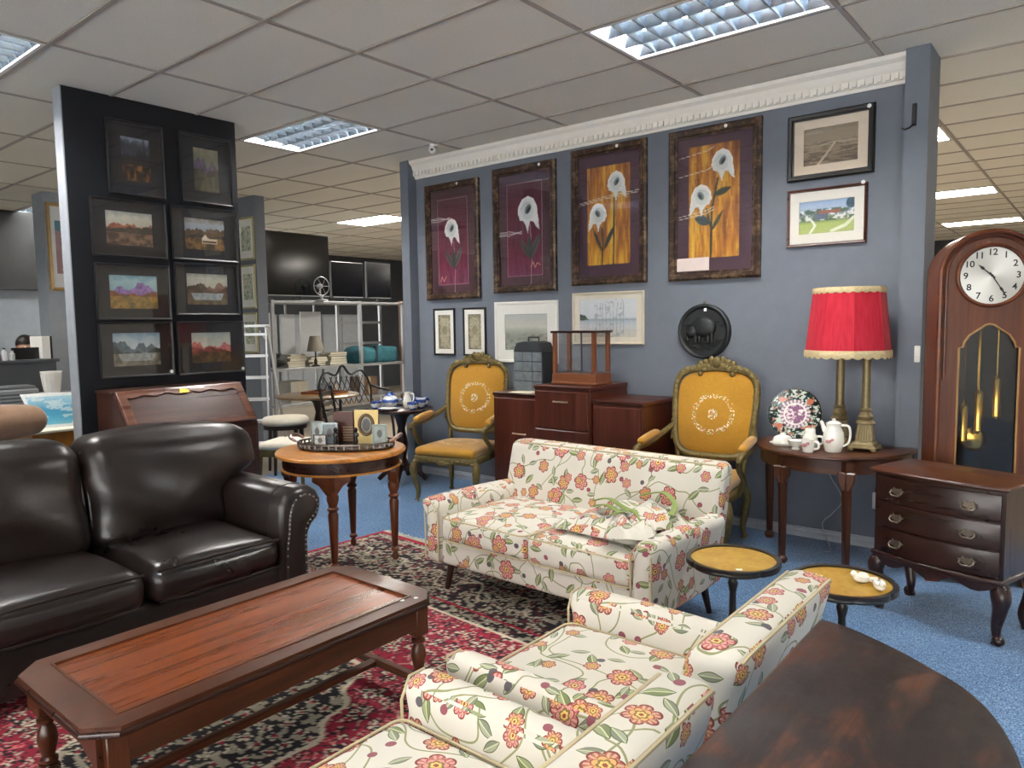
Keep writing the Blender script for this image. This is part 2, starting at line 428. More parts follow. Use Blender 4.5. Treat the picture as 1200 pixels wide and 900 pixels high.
# ---------------------------------------------------------------- materials
def mk_carpet():
    m = Mt('blue_carpet', .95, 0, .15, sheen=.3); c = m.co()
    a = m.noise(c, 130, 2, .8); b = m.noise(c, 40, 3, .6); d = m.noise(c, 2.2, 3, .5); t = a*.7+b*.2+d*.1
    m.set(Base_Color=m.ramp(t, [(.36, '#17334f'), (.48, '#325983'), (.6, '#7a9cc0')])); m.bump(a, .5, .004); return m.mat
def mk_wallpaint(c1, c2, rough=.55):
    m = Mt('wall_paint', rough, 0, .35); c = m.co(); t = m.noise(c, 1.3, 3, .5)*.6+m.noise(c, 9, 3, .6)*.4
    m.set(Base_Color=m.ramp(t, [(.35, c1), (.65, c2)])); m.bump(m.noise(c, 160, 3), .06, .003); return m.mat
def mk_tile():
    m = Mt('ceiling_tile', .9, 0, .2); c = m.co(); t = m.noise(c, 90, 3, .7)*.55+m.noise(c, .8, 2)*.45
    m.set(Base_Color=m.ramp(t, [(.35, '#e0dccf'), (.65, '#efece1')])); m.bump(m.noise(c, 110, 3), .12, .003); return m.mat
def mk_leather():
    m = Mt('brown_leather', .33, 0, .5); c = m.co(); v = m.vor(c, 170, 1, 'F1', '3D')['Distance']; a = m.noise(c, 3.5, 4, .6); b = m.noise(m.vec(c, (1, 1, 2.2)), 7, 2, .45, .4)
    m.set(Base_Color=m.ramp(a, [(.3, '#140e0d'), (.55, '#1c1413'), (.75, '#261c1a')]), Roughness=m.rng(a, .2, .8, .25, .36))
    m.bump(v*.10+b*.7, .22, .012); return m.mat
def mk_floral():
    m = Mt('floral_cotton', .85, 0, .2, sheen=.15); uv = m.co('UV')
    wob = m.noise(uv, 5, 2, .5, out=1); x, y, _ = m.sep(uv); wx, wy, _ = m.sep(wob)
    X = x+(wx-.5)*.03; Y = y+(wy-.5)*.03
    def cell(sc, rand, ox):
        px = X*sc+ox; py = Y*sc+ox*1.7; d = m.vor(m.comb(px, py), 1, rand); qx, qy, _ = m.sep(d['Position']); r1, r2, r3 = m.sep(d['Color'])
        return px-qx, py-qy, r1, r2, r3
    col = m.ramp(m.noise(uv, 2.5, 2), [(.3, '#c6c1b5'), (.7, '#d3cec3')])
    # vines
    for s_, off in ((2.6, 0), (3.4, 7.3)):
        nn = [m.noise(m.vec(uv, (1, 1, 1), (off+a_, off+b_, 0)), s_, 1, .4, .3) for a_, b_ in ((0, 0), (.004, 0), (0, .004))]
        gx = nn[1]-nn[0]; gy = nn[2]-nn[0]; dd = (nn[0]-.5).f('ABSOLUTE')/((gx*gx+gy*gy).f('SQRT')+.0004)
        col = m.mix((dd < .62), col, '#8a8c66')
    # leaves
    for sc, ox, thr, c1, c2 in ((7.8, 3.1, .2, '#8f9670', '#727c52'), (9.8, 11.7, .35, '#9c9f88', '#7d8270')):
        dx, dy, r1, r2, r3 = cell(sc, .9, ox); a = r1*6.283; ca = a.f('COSINE'); sa = a.f('SINE'); u = dx*ca+dy*sa; v = dy*ca-dx*sa
        wd = (1.0-(u*u)/(.30*.30))*.125; lf = (v.f('ABSOLUTE') < wd)*((u.f('ABSOLUTE')) < .30)*(r2 > thr)
        tone = m.mix((v > 0.0), c1, c2); tone = m.mix((v.f('ABSOLUTE') < .012), tone, '#c4c79c'); tone = m.mix((v.f('ABSOLUTE') > wd-.022), tone, '#56603a')
        col = m.mix(lf, col, tone)
    # small buds
    dx, dy, r1, r2, r3 = cell(13, .9, 5.9); r = (dx*dx+dy*dy).f('SQRT')
    col = m.mix((r < .17)*(r2 > .74), col, m.mix((r3 > .5), '#8a5058', '#5a5458'))
    # flowers
    for sc, ox, R, thr, rnd in ((5.6, .0, .265, .12, .7), (8.8, 8.4, .25, .55, .85)):
        dx, dy, r1, r2, r3 = cell(sc, rnd, ox); r = (dx*dx+dy*dy).f('SQRT'); an = m.math('ARCTAN2', dy, dx)+r1*6.283
        pet = (an*3.0+(r*9.0).f('SINE')*.3).f('COSINE').f('ABSOLUTE').f('SQRT'); Rp = (pet*.36+.66)*(r3*.35+.78)*R; t = r/Rp
        pe2 = (an*3.0+1.57).f('COSINE').f('ABSOLUTE').f('SQRT'); t2 = r/((pe2*.26+.38)*(r3*.35+.78)*R)
        st = ((an*18.0).f('SINE')*.5+.5)
        petal = m.mix(m.rng(t, .3, .85), m.mix((r3 > .45), '#cf9a58', '#c9777a'), m.mix((r3 > .55), '#9a4438', '#b05253'))
        petal = m.mix(st*.45*(t > .35), petal, '#f0d9c2'); petal = m.mix((t > .88), petal, '#7d3b34')
        petal = m.mix((t2 < 1.0), petal, '#8f453c'); petal = m.mix((t2 < .88), petal, m.mix((r3 > .5), '#d8a56a', '#cf8f86')); petal = m.mix((t < .38), petal, '#7c6a38'); petal = m.mix((t < .26), petal, '#e2bf72'); petal = m.mix((t < .13), petal, '#8f4b34')
        col = m.mix((t < 1.0)*(r2 > thr), col, petal)
    m.set(Base_Color=col); m.bump(m.noise(uv, 350, 2), .25, .002); return m.mat
def mk_gold(embroid=None):
    # mustard upholstery; embroid = (cx, cz, axis) puts the stitched wreath there (object space)
    m = Mt('mustard_fabric', .7, 0, .3, sheen=.4); c = m.co(); x, y, z = m.sep(c)
    col = m.ramp(m.noise(c, 60, 3, .6)*.4+m.noise(c, 3, 3)*.6, [(.25, '#98690e'), (.5, '#ab7a15'), (.75, '#b98920')])
    if embroid:
        cx, cz, ax, R, asp = embroid; u = x-cx; v = ((z if ax == 'xz' else y)-cz)*asp
        r = (u*u+v*v).f('SQRT'); n = m.noise(c, 75, 2, .6); n2 = m.noise(c, 42, 2, .5); wob = (m.noise(c, 9, 2)-.5)*.05
        ring = ((r+wob-R).f('ABSOLUTE') < .017)*(n > .535); mid = ((r+wob*.6) < R*.28)*(n > .5)
        st = m.ramp(n2, [(.36, '#8d8a55'), (.45, '#e8dfca'), (.56, '#d99a8a'), (.66, '#a9b6b0')], 'CONSTANT')
        col = m.mix((ring+mid) > .5, col, st)
    m.set(Base_Color=col); m.bump(m.noise(c, 260, 2), .3, .002); return m.mat
CARPET = mk_carpet(); WALL = mk_wallpaint('#656b75', '#6e747e'); WALLD = mk_wallpaint('#0e1016', '#13161d', .5); TILE = mk_tile()
WALLFAR = mk_wallpaint('#8d949c', '#9aa0a6'); WALLSOF = mk_wallpaint('#2c2c2c', '#333333'); TRIMW = plain('#e6e1d8', .5, var=.03); GRIDM = plain('#a79e94', .5, var=.05)
LEATHER = mk_leather(); FLORAL = mk_floral(); GOLDF = mk_gold()
MAH = {a: wood('#281207', '#47230f', '#62371c', a, .34, .15) for a in 'xyz'}            # red mahogany
DKW = {a: wood('#180905', '#280f08', '#3a190f', a, .3, .2) for a in 'xyz'}            # dark stained
SAP = {a: wood('#4f230c', '#6e3414', '#8a4a20', a, .28, .2) for a in 'xyz'}      # warm red-brown panel
OAK = {a: wood('#8a5423', '#b87a35', '#cf9449', a, .35) for a in 'xyz'}
TEAK = {a: wood('#2f1006', '#481b0b', '#5c2712', a, .38, .12) for a in 'xyz'}
CLK = {a: wood('#3a1705', '#5e2b0c', '#7c4018', a, .4, .08) for a in 'xyz'}
EBON = plain('#17120f', .3, var=.15, coat=.3); BLACK = plain('#0d0d0f', .4, var=.1); BRASS = plain('#c79f4a', .22, 1.0, .06); OLDBRASS = plain('#857654', .45, .45, .2, 40)
ANTQ = plain('#6f6038', .5, .35, .35, 45, .4); CHROME = plain('#c8c8c8', .25, 1.0, .05); WHITEP = plain('#e9e7e2', .45, var=.03); CREAMP = plain('#e2dbc6', .7, var=.05)
CHINA = plain('#f1efe6', .15, 0, .02, coat=.6); STICK = plain('#f4f4f2', .6, var=.01); SHADE_R = None
# ---------------------------------------------------------------- the room
WY = 5.1; CZ = 3.1; RIMW = plain('#d8d8d6', .4, var=.02)
struct('floor', G().box(-6.6, 4.5, -5, 5.3, -.05, 0), CARPET)
BACKFLOOR = mk_wallpaint('#83796c', '#918778', .5)  # unseen back floor made neutral to keep blue bounce off the ceiling
struct('floor_back', G().box(-16, 4.5, 5.3, 18, -.05, 0).box(-16, -6.6, -5, 5.3, -.05, 0), BACKFLOOR)
wm = struct('wall_main', G().box(-5.36, -1.0, WY, WY+.15, 0, CZ), WALL)
struct('pillar_left', G().box(-5.47, -5.36, 4.99, WY+.15, 0, CZ), WALL)
struct('pillar_right', G().box(-1.0, -.87, 4.98, WY+.2, 0, CZ), WALL)
bb = struct('baseboard_main', G().box(-5.36, -1.0, WY-.02, WY, .03, .055, .006).box(-5.36, -1.0, WY-.012, WY, 0, .07), plain('#a9aeb6', .4))
cr = struct('trim_1', G().prism([(WY, CZ-.17), (WY-.012, CZ-.17), (WY-.016, CZ-.15), (WY-.03, CZ-.145), (WY-.034, CZ-.10), (WY-.045, CZ-.085), (WY-.06, CZ-.05), (WY-.085, CZ-.03), (WY-.095, CZ-.005), (WY, CZ-.005)], -5.36, -1.0, 'yz'), TRIMW)
g = G(); x = -5.35
while x < -1.02: g.box(x, x+.026, WY-.05, WY-.03, CZ-.142, CZ-.108); x += .048
d = obj('dentil_band', g, TRIMW, cr, 0); d['kind'] = 'stuff'
pt = struct('wall_partition', G().box(-5.50, -5.375, 1.95, 3.18, 0, CZ), WALLD)
obj('edge_strip', G().box(-5.502, -5.373, 1.942, 1.95, 0, CZ), plain('#8f959c', .5), pt, 0)
wl = struct('wall_left', G().box(-11.6, -11.5, -5, 5.2, 0, CZ), WALLFAR)
obj('soffit_band', G().box(-11.5, -11.42, -5, 5.2, 2.05, CZ), WALLSOF, wl, 0)
struct('wall_far_left', G().box(-13.8, -13.7, 5.2, 18, 0, CZ), mk_wallpaint('#3a3d42', '#44484e'))
struct('wall_back', G().box(-13.8, 4.5, 17.6, 17.7, 0, CZ), mk_wallpaint('#303338', '#3a3d42'))
CREAMW = mk_wallpaint('#d2ccc0', '#dcd7cc')
struct('added_wall_right', G().box(4.5, 4.6, -5.1, 17.7, 0, CZ), CREAMW)  # unseen wall added so the glass does not mirror the bright world
struct('added_wall_front', G().box(-11.6, -3.9, -5.1, -5, 0, CZ).box(-3.9, 4.5, -5.1, -5, 0, .25).box(-3.9, 4.5, -5.1, -5, 2.75, CZ), CREAMW)  # unseen wall added around an opening that lets world light in
for k_, (x_, y_, lx_, ly_) in enumerate(((.3, -5.05, 8.4, .06),)):
    wf = struct('added_window_%d' % (k_+1), (G().box(x_-lx_/2, x_+lx_/2, y_-.03, y_+.03, .25, .31).box(x_-lx_/2, x_+lx_/2, y_-.03, y_+.03, 2.69, 2.75)), RIMW)  # unseen window added as the way in for the world light
    for q_ in range(4):
        if lx_ > 1: obj('mullion', G().box(x_-lx_/2+q_*lx_/3-.03, x_-lx_/2+q_*lx_/3+.03, y_-.03, y_+.03, .31, 2.69), RIMW, wf, 0)
        else: obj('mullion', G().box(x_-.03, x_+.03, y_-ly_/2+q_*ly_/3-.03, y_-ly_/2+q_*ly_/3+.03, .31, 2.69), RIMW, wf, 0)
    obj('pane', G().box(x_-lx_/2, x_+lx_/2, y_-.003, y_+.003, .31, 2.69) if lx_ > 1 else G().box(x_-.003, x_+.003, y_-ly_/2, y_+ly_/2, .31, 2.69), GLASS, wf, 0)
struct('pillar_far_left', G().box(-9.95, -9.6, 3.22, 3.95, 0, CZ), WALLFAR)
struct('pillar_middle', G().box(-8.5, -8.1, 5.0, 5.14, 0, CZ), WALL)
# ceiling tiles and grid
X0, DX, Y0, DY = -2.315, 1.174, 3.48, .61
def proj(p):
    d = Vector(p)-Vector((0, 0, EYE)); c = d.dot(_f)
    return None if c < .05 else (600+FPX*d.dot(_r2)/c, 450-FPX*d.dot(_u2)/c, c)
ce = struct('ceiling', G().box(-13.8, 4.6, -5, 17.7, CZ+.13, CZ+.2), TILE)
FIX = [(0, 0), (-3, 0), (-3, -4), (-6, 6), (0, 6), (0, 12), (0, 18), (0, -6), (3, 0), (3, -6), (3, 6), (-3, 6), (-6, -4), (-3, 12), (-6, 12), (-8, 0)]  # entries absent from FLAB are unseen fixtures added to light the room
fixcells = set(FIX); tiles = []; rest = G()
for i in range(-10, 6):
    for k in range(-14, 24):
        if (i, k) in fixcells: continue
        x, y = X0+i*DX, Y0+k*DY; ins = False
        for a in (.05, .5, .95):
            for b in (.05, .5, .95):
                q = proj((x+a*DX, y+b*DY, CZ))
                if q and -5 < q[0] < 1205 and -5 < q[1] < 330: ins = True
        tiles.append((0 if ins else 1, math.hypot(x+DX/2, y+DY/2), x, y))
tiles.sort(); tm = None
for n_, (o, dd, x, y) in enumerate(tiles):
    if o == 0 and n_ < 300:
        if tm is None:
            tm = mesh_from(G().box(.013, DX-.013, .013, DY-.013, 0, .012, .003), 'ceiling_tile', 0); tm.materials.append(TILE)
        t = bpy.data.objects.new('ceiling_tile', tm); C.objects.link(t); t.parent = ce; t.location = (x, y, CZ+.002)
    else: rest.box(x+.013, x+DX-.013, y+.013, y+DY-.013, CZ+.002, CZ+.014)
r_ = obj('ceiling_tile', rest, TILE, ce, 0); r_['kind'] = 'stuff'
for i in range(-10, 7): obj('grid_runner', G().box(X0+i*DX-.0125, X0+i*DX+.0125, -5, 17.6, CZ-.004, CZ+.004), GRIDM, ce, 0)
for k in range(-14, 25): obj('grid_runner', G().box(-13.7, 4.5, Y0+k*DY-.0125, Y0+k*DY+.0125, CZ-.005, CZ+.003), GRIDM, ce, 0)
# recessed fluorescent fixtures
EM = emit('#fff8ee', LIGHT); EM2 = emit('#fff8ee', LIGHT*.45); ALU = plain('#9fb0c0', .22, .9, .04); RIM = plain('#e8e8e6', .4, var=.02)
FLAB = {(0, 0): 'large silver-louvred ceiling light in the upper right, nearest the framed lily paintings', (-3, 0): 'louvred ceiling light just right of the black picture partition',
        (-3, -4): 'ceiling light cut off by the top left corner of the photo', (-6, 6): 'distant flat white ceiling light above the hanging televisions',
        (0, 6): 'small ceiling light peeking out beside the right wall post, nearest of three', (0, 12): 'long bright ceiling light right of the wall post, middle of three', (0, 18): 'farthest ceiling light, just above the top of the longcase clock'}
for (i, k) in FIX:
    x, y = X0+i*DX, Y0+k*DY; near = k <= 0
    t = thing('ceiling_light', FLAB.get((i, k), 'added ceiling light outside the picture, %s column %s the camera, %s' % ({0: 'lily painting', 3: 'right-hand', -3: 'partition', -6: 'reception', -8: 'far left'}[i], 'behind' if k < 0 else 'beyond', {-6: 'near the front opening', 0: 'above the longcase clock side', 6: 'over the back room', -4: 'above the reception side', 12: 'deep in the back room'}.get(k, ''))), 'ceiling light', (x+DX/2, y+DY/2, CZ), 0, 'recessed ceiling lights')
    hx, hy = DX/2-.013, DY/2-.013
    obj('light_frame', G().prism([(-hx, -hy), (hx, -hy), (hx, hy), (-hx, hy)], -.006, .008, 'xy', holes=[[(-hx+.022, -hy+.022), (hx-.022, -hy+.022), (hx-.022, hy-.022), (-hx+.022, hy-.022)]]), RIM, t, 0)
    a, b = hx-.018, hy-.018
    obj('housing', G().box(-a, a, -b, -b+.004, .008, .1).box(-a, a, b-.004, b, .008, .1).box(-a, -a+.004, -b, b, .008, .1).box(a-.004, a, -b, b, .008, .1).box(-a, a, -b, b, .1, .104), RIM, t, 0)
    if near:
        obj('lamp_panel', G().box(-a+.006, a-.006, -b+.006, b-.006, .085, .09), EM, t, 0)
        for q in (-1, 1):
            y_ = q*b/3; obj('louvre_blade', G().prism([(y_-.003, .004), (y_+.003, .004), (y_+.045, .06), (y_-.045, .06)], -a+.005, a-.005, 'yz'), ALU, t, 0)
        for q in (-1, 1):
            y_ = q*(b-.006); obj('side_reflector', G().prism([(y_-q*.002, .006), (y_, .006), (y_, .07), (y_-q*.05, .07)], -a+.005, a-.005, 'yz'), ALU, t, 0)
        nc = 9
        for q in range(1, nc):
            x_ = -a+2*a*q/nc
            for rw in (-1, 0, 1):
                yl, yh = rw*2*b/3-b/3+.004, rw*2*b/3+b/3-.004
                # each cross blade leans as a folded triangle between the long blades
                obj('louvre_blade', G().add([(x_-.004, yl, .005), (x_-.004, yh, .005), (x_+.004, yh, .005), (x_+.004, yl, .005), (x_-.034, yl, .06), (x_+.034, yl, .06), (x_+.034, yh, .06), (x_-.034, yh, .06), (x_, (yl+yh)/2, .012)],
                    [(0, 1, 2, 3), (0, 4, 7, 1), (3, 2, 6, 5), (4, 5, 6, 7), (0, 3, 5, 4), (1, 7, 6, 2)]), ALU, t, 0)
    else: obj('lamp_panel', G().box(-a+.006, a-.006, -b+.006, b-.006, .03, .036), EM2, t, 0)
# ceiling camera, hook bracket, switch, socket
t = thing('security_camera', 'small white dome security camera on the ceiling above the crown moulding', 'security camera', (-4.72, 4.72, CZ))
obj('camera_base', G().lathe([(.035, -.02), (.04, 0)], 16), WHITEP, t); obj('camera_head', G().ball((0, -.02, -.05), .036, 14, 10), WHITEP, t)
obj('lens', G().ball((.022, -.048, -.056), .012, 10, 6), BLACK, t)
t = thing('wall_bracket', 'black metal hook bracket high on the right wall post', 'bracket', (-.945, 4.98, 2.64))
obj('bracket_plate', G().box(-.012, .012, -.012, 0, 0, .13, .003), BLACK, t); obj('hook', G().tube([(0, -.012, .01), (-.02, -.03, -.012), (-.045, -.035, -.02), (-.06, -.035, -.01)], .005, 6), BLACK, t)
t = thing('light_switch', 'small white light switch on the wall post beside the longcase clock', 'light switch', (-.89, 4.98, 1.23)); obj('switch_plate', G().box(-.016, .016, -.009, 0, 0, .1, .003), WHITEP, t); obj('rocker', G().box(-.007, .007, -.013, -.008, .03, .07, .002), WHITEP, t)
t = thing('wall_socket', 'pale wall socket beneath the half-round side table', 'socket', (-1.28, WY, .56)); obj('socket_plate', G().box(-.028, .028, -.008, 0, 0, .09, .003), plain('#9ca0a6', .4), t); obj('plug', G().box(-.016, .016, -.03, -.008, .02, .06, .005), plain('#8d9096', .4), t)
tag(obj('power_cord', G().tube(spline([(-1.29, 5.06, .6), (-1.36, 5.04, .52), (-1.4, 5.03, .48), (-1.31, 5.02, .32), (-1.36, 5.01, .22), (-1.42, 4.98, .14), (-1.36, 4.93, .02), (-1.33, 4.85, .006), (-1.36, 4.82, .006)]), .004, 6), plain('#9aa0a8', .5)), 'grey power cord dangling from the wall socket to the floor', 'cord')
t = thing('cord_switch', 'white inline switch hanging on a dark lamp cord below the half-round table', 'cord switch', (-1.12, 5.06, 0)); obj('switch_body', G().box(-.016, .016, -.012, .012, .27, .38, .006), WHITEP, t); obj('cord', G().tube(spline([(0, 0, .38), (.01, 0, .5), (.0, .0, .69)]), .004, 6), BLACK, t); obj('cord', G().tube(spline([(0, 0, .27), (.03, 0, .2), (.08, 0, .14), (.1, .0, .05)]), .004, 6), BLACK, t)
# ---------------------------------------------------------------- rug
RX0, RX1, RY0, RY1 = -4.03, -1.0, -.5, 3.44
def make_rug():
    W_, H_ = RX1-RX0, RY1-RY0; nx, ny = int(W_/.0088), int(H_/.0088)
    p = Paint(W_, H_, nx, ny, '#8d1530'); X = p.u*W_; Y = p.v*H_
    red, dk, cr_, pk, bl = h3('#a31434'), h3('#17131c'), h3('#c9bfa8'), h3('#c26a6a'), h3('#3a3f5c')
    def motifs(x, y, s, seed, dens=1.0, cols=(dk, cr_)):
        rs = np.random.RandomState(seed); T = rs.rand(40, 40, 4); j = np.floor(y/s).astype(int); xo = x+(j % 2)*s/2; i = np.floor(xo/s).astype(int)
        r0 = T[i % 40, j % 40]; lx = xo-(i+.5)*s-(r0[..., 0]-.5)*s*.25; ly = y-(j+.5)*s-(r0[..., 1]-.5)*s*.25
        r = np.hypot(lx, ly)/s; a = np.arctan2(ly, lx)+r0[..., 2]*6.28; k = 4+np.floor(r0[..., 3]*4); pet = .30+.12*np.cos(a*k); on = r0[..., 0] < dens
        return r, a, pet, on, r0
    # field
    def vine(fx, fy, ph): return np.abs(np.sin(X*fx+np.sin(Y*fy*.6+ph)*2.0)*np.sin(Y*fy+np.sin(X*fx*.55+ph)*2.2))
    w1 = vine(34, 29, 0.); w2 = vine(47, 41, 2.); p.lay((w1 < .045)*.9, cr_*.9); p.lay((w2 < .05)*.85, dk)
    for s, sd, de in ((.15, 1, .62), (.10, 2, .62), (.062, 3, .5)):
        r, a, pet, on, r0 = motifs(X, Y, s, sd, de)
        p.lay((r < pet)*on, dk); ring = (r < pet*.78) & (r > pet*.5)
        p.lay(ring*on, np.where((r0[..., 2] > .45)[..., None], cr_, pk)); p.lay((r < pet*.3)*on, red)
    # central medallion
    mx, my = np.abs(X-W_/2), np.abs(Y-2.0); dm = (mx/.50)**1.3+(my/.62)**1.3+.06*np.cos(np.arctan2(my, mx)*12)
    med = (dm < 1); fine = vnoise(p.u, p.v, 110, 170, 5, 1); p.lay(med*.95, dk)
    r, a, pet, on, r0 = motifs(mx, my, .075, 8, .95); p.lay(med*(r < pet)*(r > pet*.6), cr_); p.lay(med*(r < pet*.4), red)
    p.lay(med*((fine > .66)), cr_*.8); p.lay(((dm > .97) & (dm < 1.03)), cr_)
    # borders
    e = np.minimum(np.minimum(X, W_-X), np.minimum(Y, H_-Y)*.76); B = .56
    bd = e < B; p.lay(bd.astype(float), dk); along = np.where(np.minimum(X, W_-X) < np.minimum(Y, H_-Y)*.76, Y, X)
    sp = vnoise(p.u, p.v, 120, 185, 15, 1); p.lay(bd*(sp > .64)*.9, cr_*.85); p.lay(bd*(sp < .22)*.8, h3('#6a2230'))
    r, a, pet, on, r0 = motifs(along, e, .105, 11, .9); p.lay(bd*on*(r < pet*1.1)*(r > pet*.84), cr_); p.lay(bd*on*(r < pet*.84), dk); p.lay(bd*on*(r < pet*.6)*(r > pet*.36), np.where((r0[..., 2] > .5)[..., None], cr_*.9, h3('#7a2233'))); p.lay(bd*on*(r < pet*.2), pk)
    wv = np.abs(e-.30-.07*np.sin(along*18)); p.lay(bd*(wv < .006), cr_)
    for q, wd, c in ((.0, .03, red), (.06, .004, cr_), (.10, .006, red), (.475, .008, red), (.555, .005, cr_)): p.lay(np.abs(e-q) < wd, c)
    p.c *= (.9+.2*vnoise(p.u, p.v, 40, 60, 9, 3))[..., None]
    return p
rp = make_rug()
t = thing('persian_rug', 'red patterned Persian rug with dark cream border under the coffee table', 'rug', (-4.03+(RX1-RX0)/2*math.cos(.058)-(RY1-RY0)/2*math.sin(.058), 3.42-(RX1-RX0)/2*math.sin(.058)-(RY1-RY0)/2*math.cos(.058), 0), -.058)
obj('rug_pile', rp.mesh('rug_pile', attrmat(.95, 0, .5, 240), z0=.009, flat=True), None, t)
obj('rug_backing', G().box(-(RX1-RX0)/2, (RX1-RX0)/2, -(RY1-RY0)/2, (RY1-RY0)/2, .0005, .0085), plain('#5a1524', .9), t, 0)
g = G()
for k in range(190):
    x_ = -(RX1-RX0)/2+(k+.5)*(RX1-RX0)/190; yy = (RY1-RY0)/2; dx_ = random.uniform(-.012, .012); L = random.uniform(.05, .075)
    g.tube([(x_, yy-.004, .008), (x_+dx_*.4, yy+L*.5, .006), (x_+dx_, yy+L, .003)], .0028, 4)
f_ = obj('fringe', g, CREAMP, t, 0); f_['kind'] = 'stuff'

# ---------------------------------------------------------------- brown leather sofa
def leather_sofa():
    t = thing('leather_sofa', 'dark brown leather sofa with rolled arms and brass nailheads', 'sofa', (-3.16, 1.04, .0095), PI/2)
    obj('base', G().cushion(-1.14, 1.14, .04, .95, .06, .30, .05, (0, .01, 0), 12), LEATHER, t)
    obj('back_frame', G().cushion(-1.14, 1.14, .78, 1.0, .08, .80, .07, (0, 0, 0), 12), LEATHER, t)
    sw = 1.96/3
    for k in range(3):
        a = -.98+k*sw; ph = k*1.7
        def wr(x, y, z, ph=ph): return (x, y, z+.006*math.sin(9*x+ph)*math.sin(7*y+2*ph)*(z > .35))
        s_ = obj('seat_cushion', G().cushion(a+.006, a+sw-.006, -.03, .66, .285, .455, .07, (0, .025, .035), 16, wr), LEATHER, t, 60)
        for zz in (.447, .31): obj('piping', G().tube([(a+.03+(sw-.06)*i/14, -.033-.028*(1-(2*i/14-1)**2)*(.35 if zz > .4 else .4), zz+(.006*(1-(2*i/14-1)**2) if zz > .4 else 0)) for i in range(15)], .007, 6), LEATHER, s_)
        def bw(x, y, z, a=a, ph=ph, k=k):
            yy = y+(z-.42)*.22; n = .012*math.sin(11*x+ph*3)*math.sin(8*z+ph)+.008*math.sin(23*z+9*x+ph); e = 1-(2*(x-a)/sw-1)**2
            q = min(1, max(0, (z-.60)/.14)); q = q*q*(3-2*q); tt = (x-a)/sw
            if k == 2: x += .17*q*max(0, tt-.3)**2/.49
            if k == 0: x -= .17*q*max(0, .7-tt)**2/.49
            return (x, yy+n*(y < .72), z+.02*e*(z > .8)*(z-.8)/.14)
        b_ = obj('back_cushion', G().cushion(a-.004-(.05 if k == 0 else 0), a+sw+.004+(.05 if k == 2 else 0), .50, .80, .40, .95, .10, (0, .06, .01), 18, bw), LEATHER, t, 70)
        for xx in (a+.012, a+sw-.012): obj('piping', G().tube([(xx, .585+(z-.42)*.22-.03*math.sin((z-.42)/.5*PI), z) for z in [.46+.04*i for i in range(12)]], .006, 6), LEATHER, b_)
    prof = [(.985, .06), (.985, .50), (.99, .58), (1.01, .635), (1.05, .665), (1.11, .675), (1.17, .668), (1.215, .635), (1.24, .585), (1.238, .535), (1.215, .49), (1.18, .46), (1.16, .42), (1.155, .36), (1.16, .06)]
    for sg in (-1, 1):
        pr = [(sg*x, z) for x, z in prof]
        a_ = obj('arm', G().prism(pr, .0, .96, 'xz', b=.03, b0=.03), LEATHER, t, 50)
        # scrolled facing outlined by nail heads
        fac = [(1.01, .10), (1.01, .34), (1.025, .45), (1.035, .54), (1.06, .605), (1.11, .635), (1.165, .622), (1.20, .58), (1.195, .535), (1.16, .505), (1.13, .47), (1.12, .40), (1.12, .28), (1.13, .10)]
        fp = [(sg*v.x, v.y) for v in spline([(x, z, 0) for x, z in fac], 4)]
        obj('arm_facing', G().prism(fp, -.012, .02, 'xz', b0=.008), LEATHER, a_, 50)
        ng = G(); L = 0; pv = None
        for x, z in fp:
            if pv is None or math.hypot(x-pv[0], z-pv[1]) > .019: ng.ball((x, -.012, z), (.0052, .005, .0052), 6, 4); pv = (x, z)
        n_ = obj('nailheads', ng, plain('#9a9488', .35, 1.0), a_); n_['kind'] = 'stuff'
        obj('arm_seam', G().tube([(sg*x, .12, z) for x, z in prof[:12]], .005, 6), LEATHER, a_)
    for x in (-1.08, 1.08):
        for y in (.08, .9): obj('foot', G().lathe([(.03, 0), (.045, .03), (.04, .07)], 12, (x, y, 0)), DKW['z'], t)
leather_sofa()

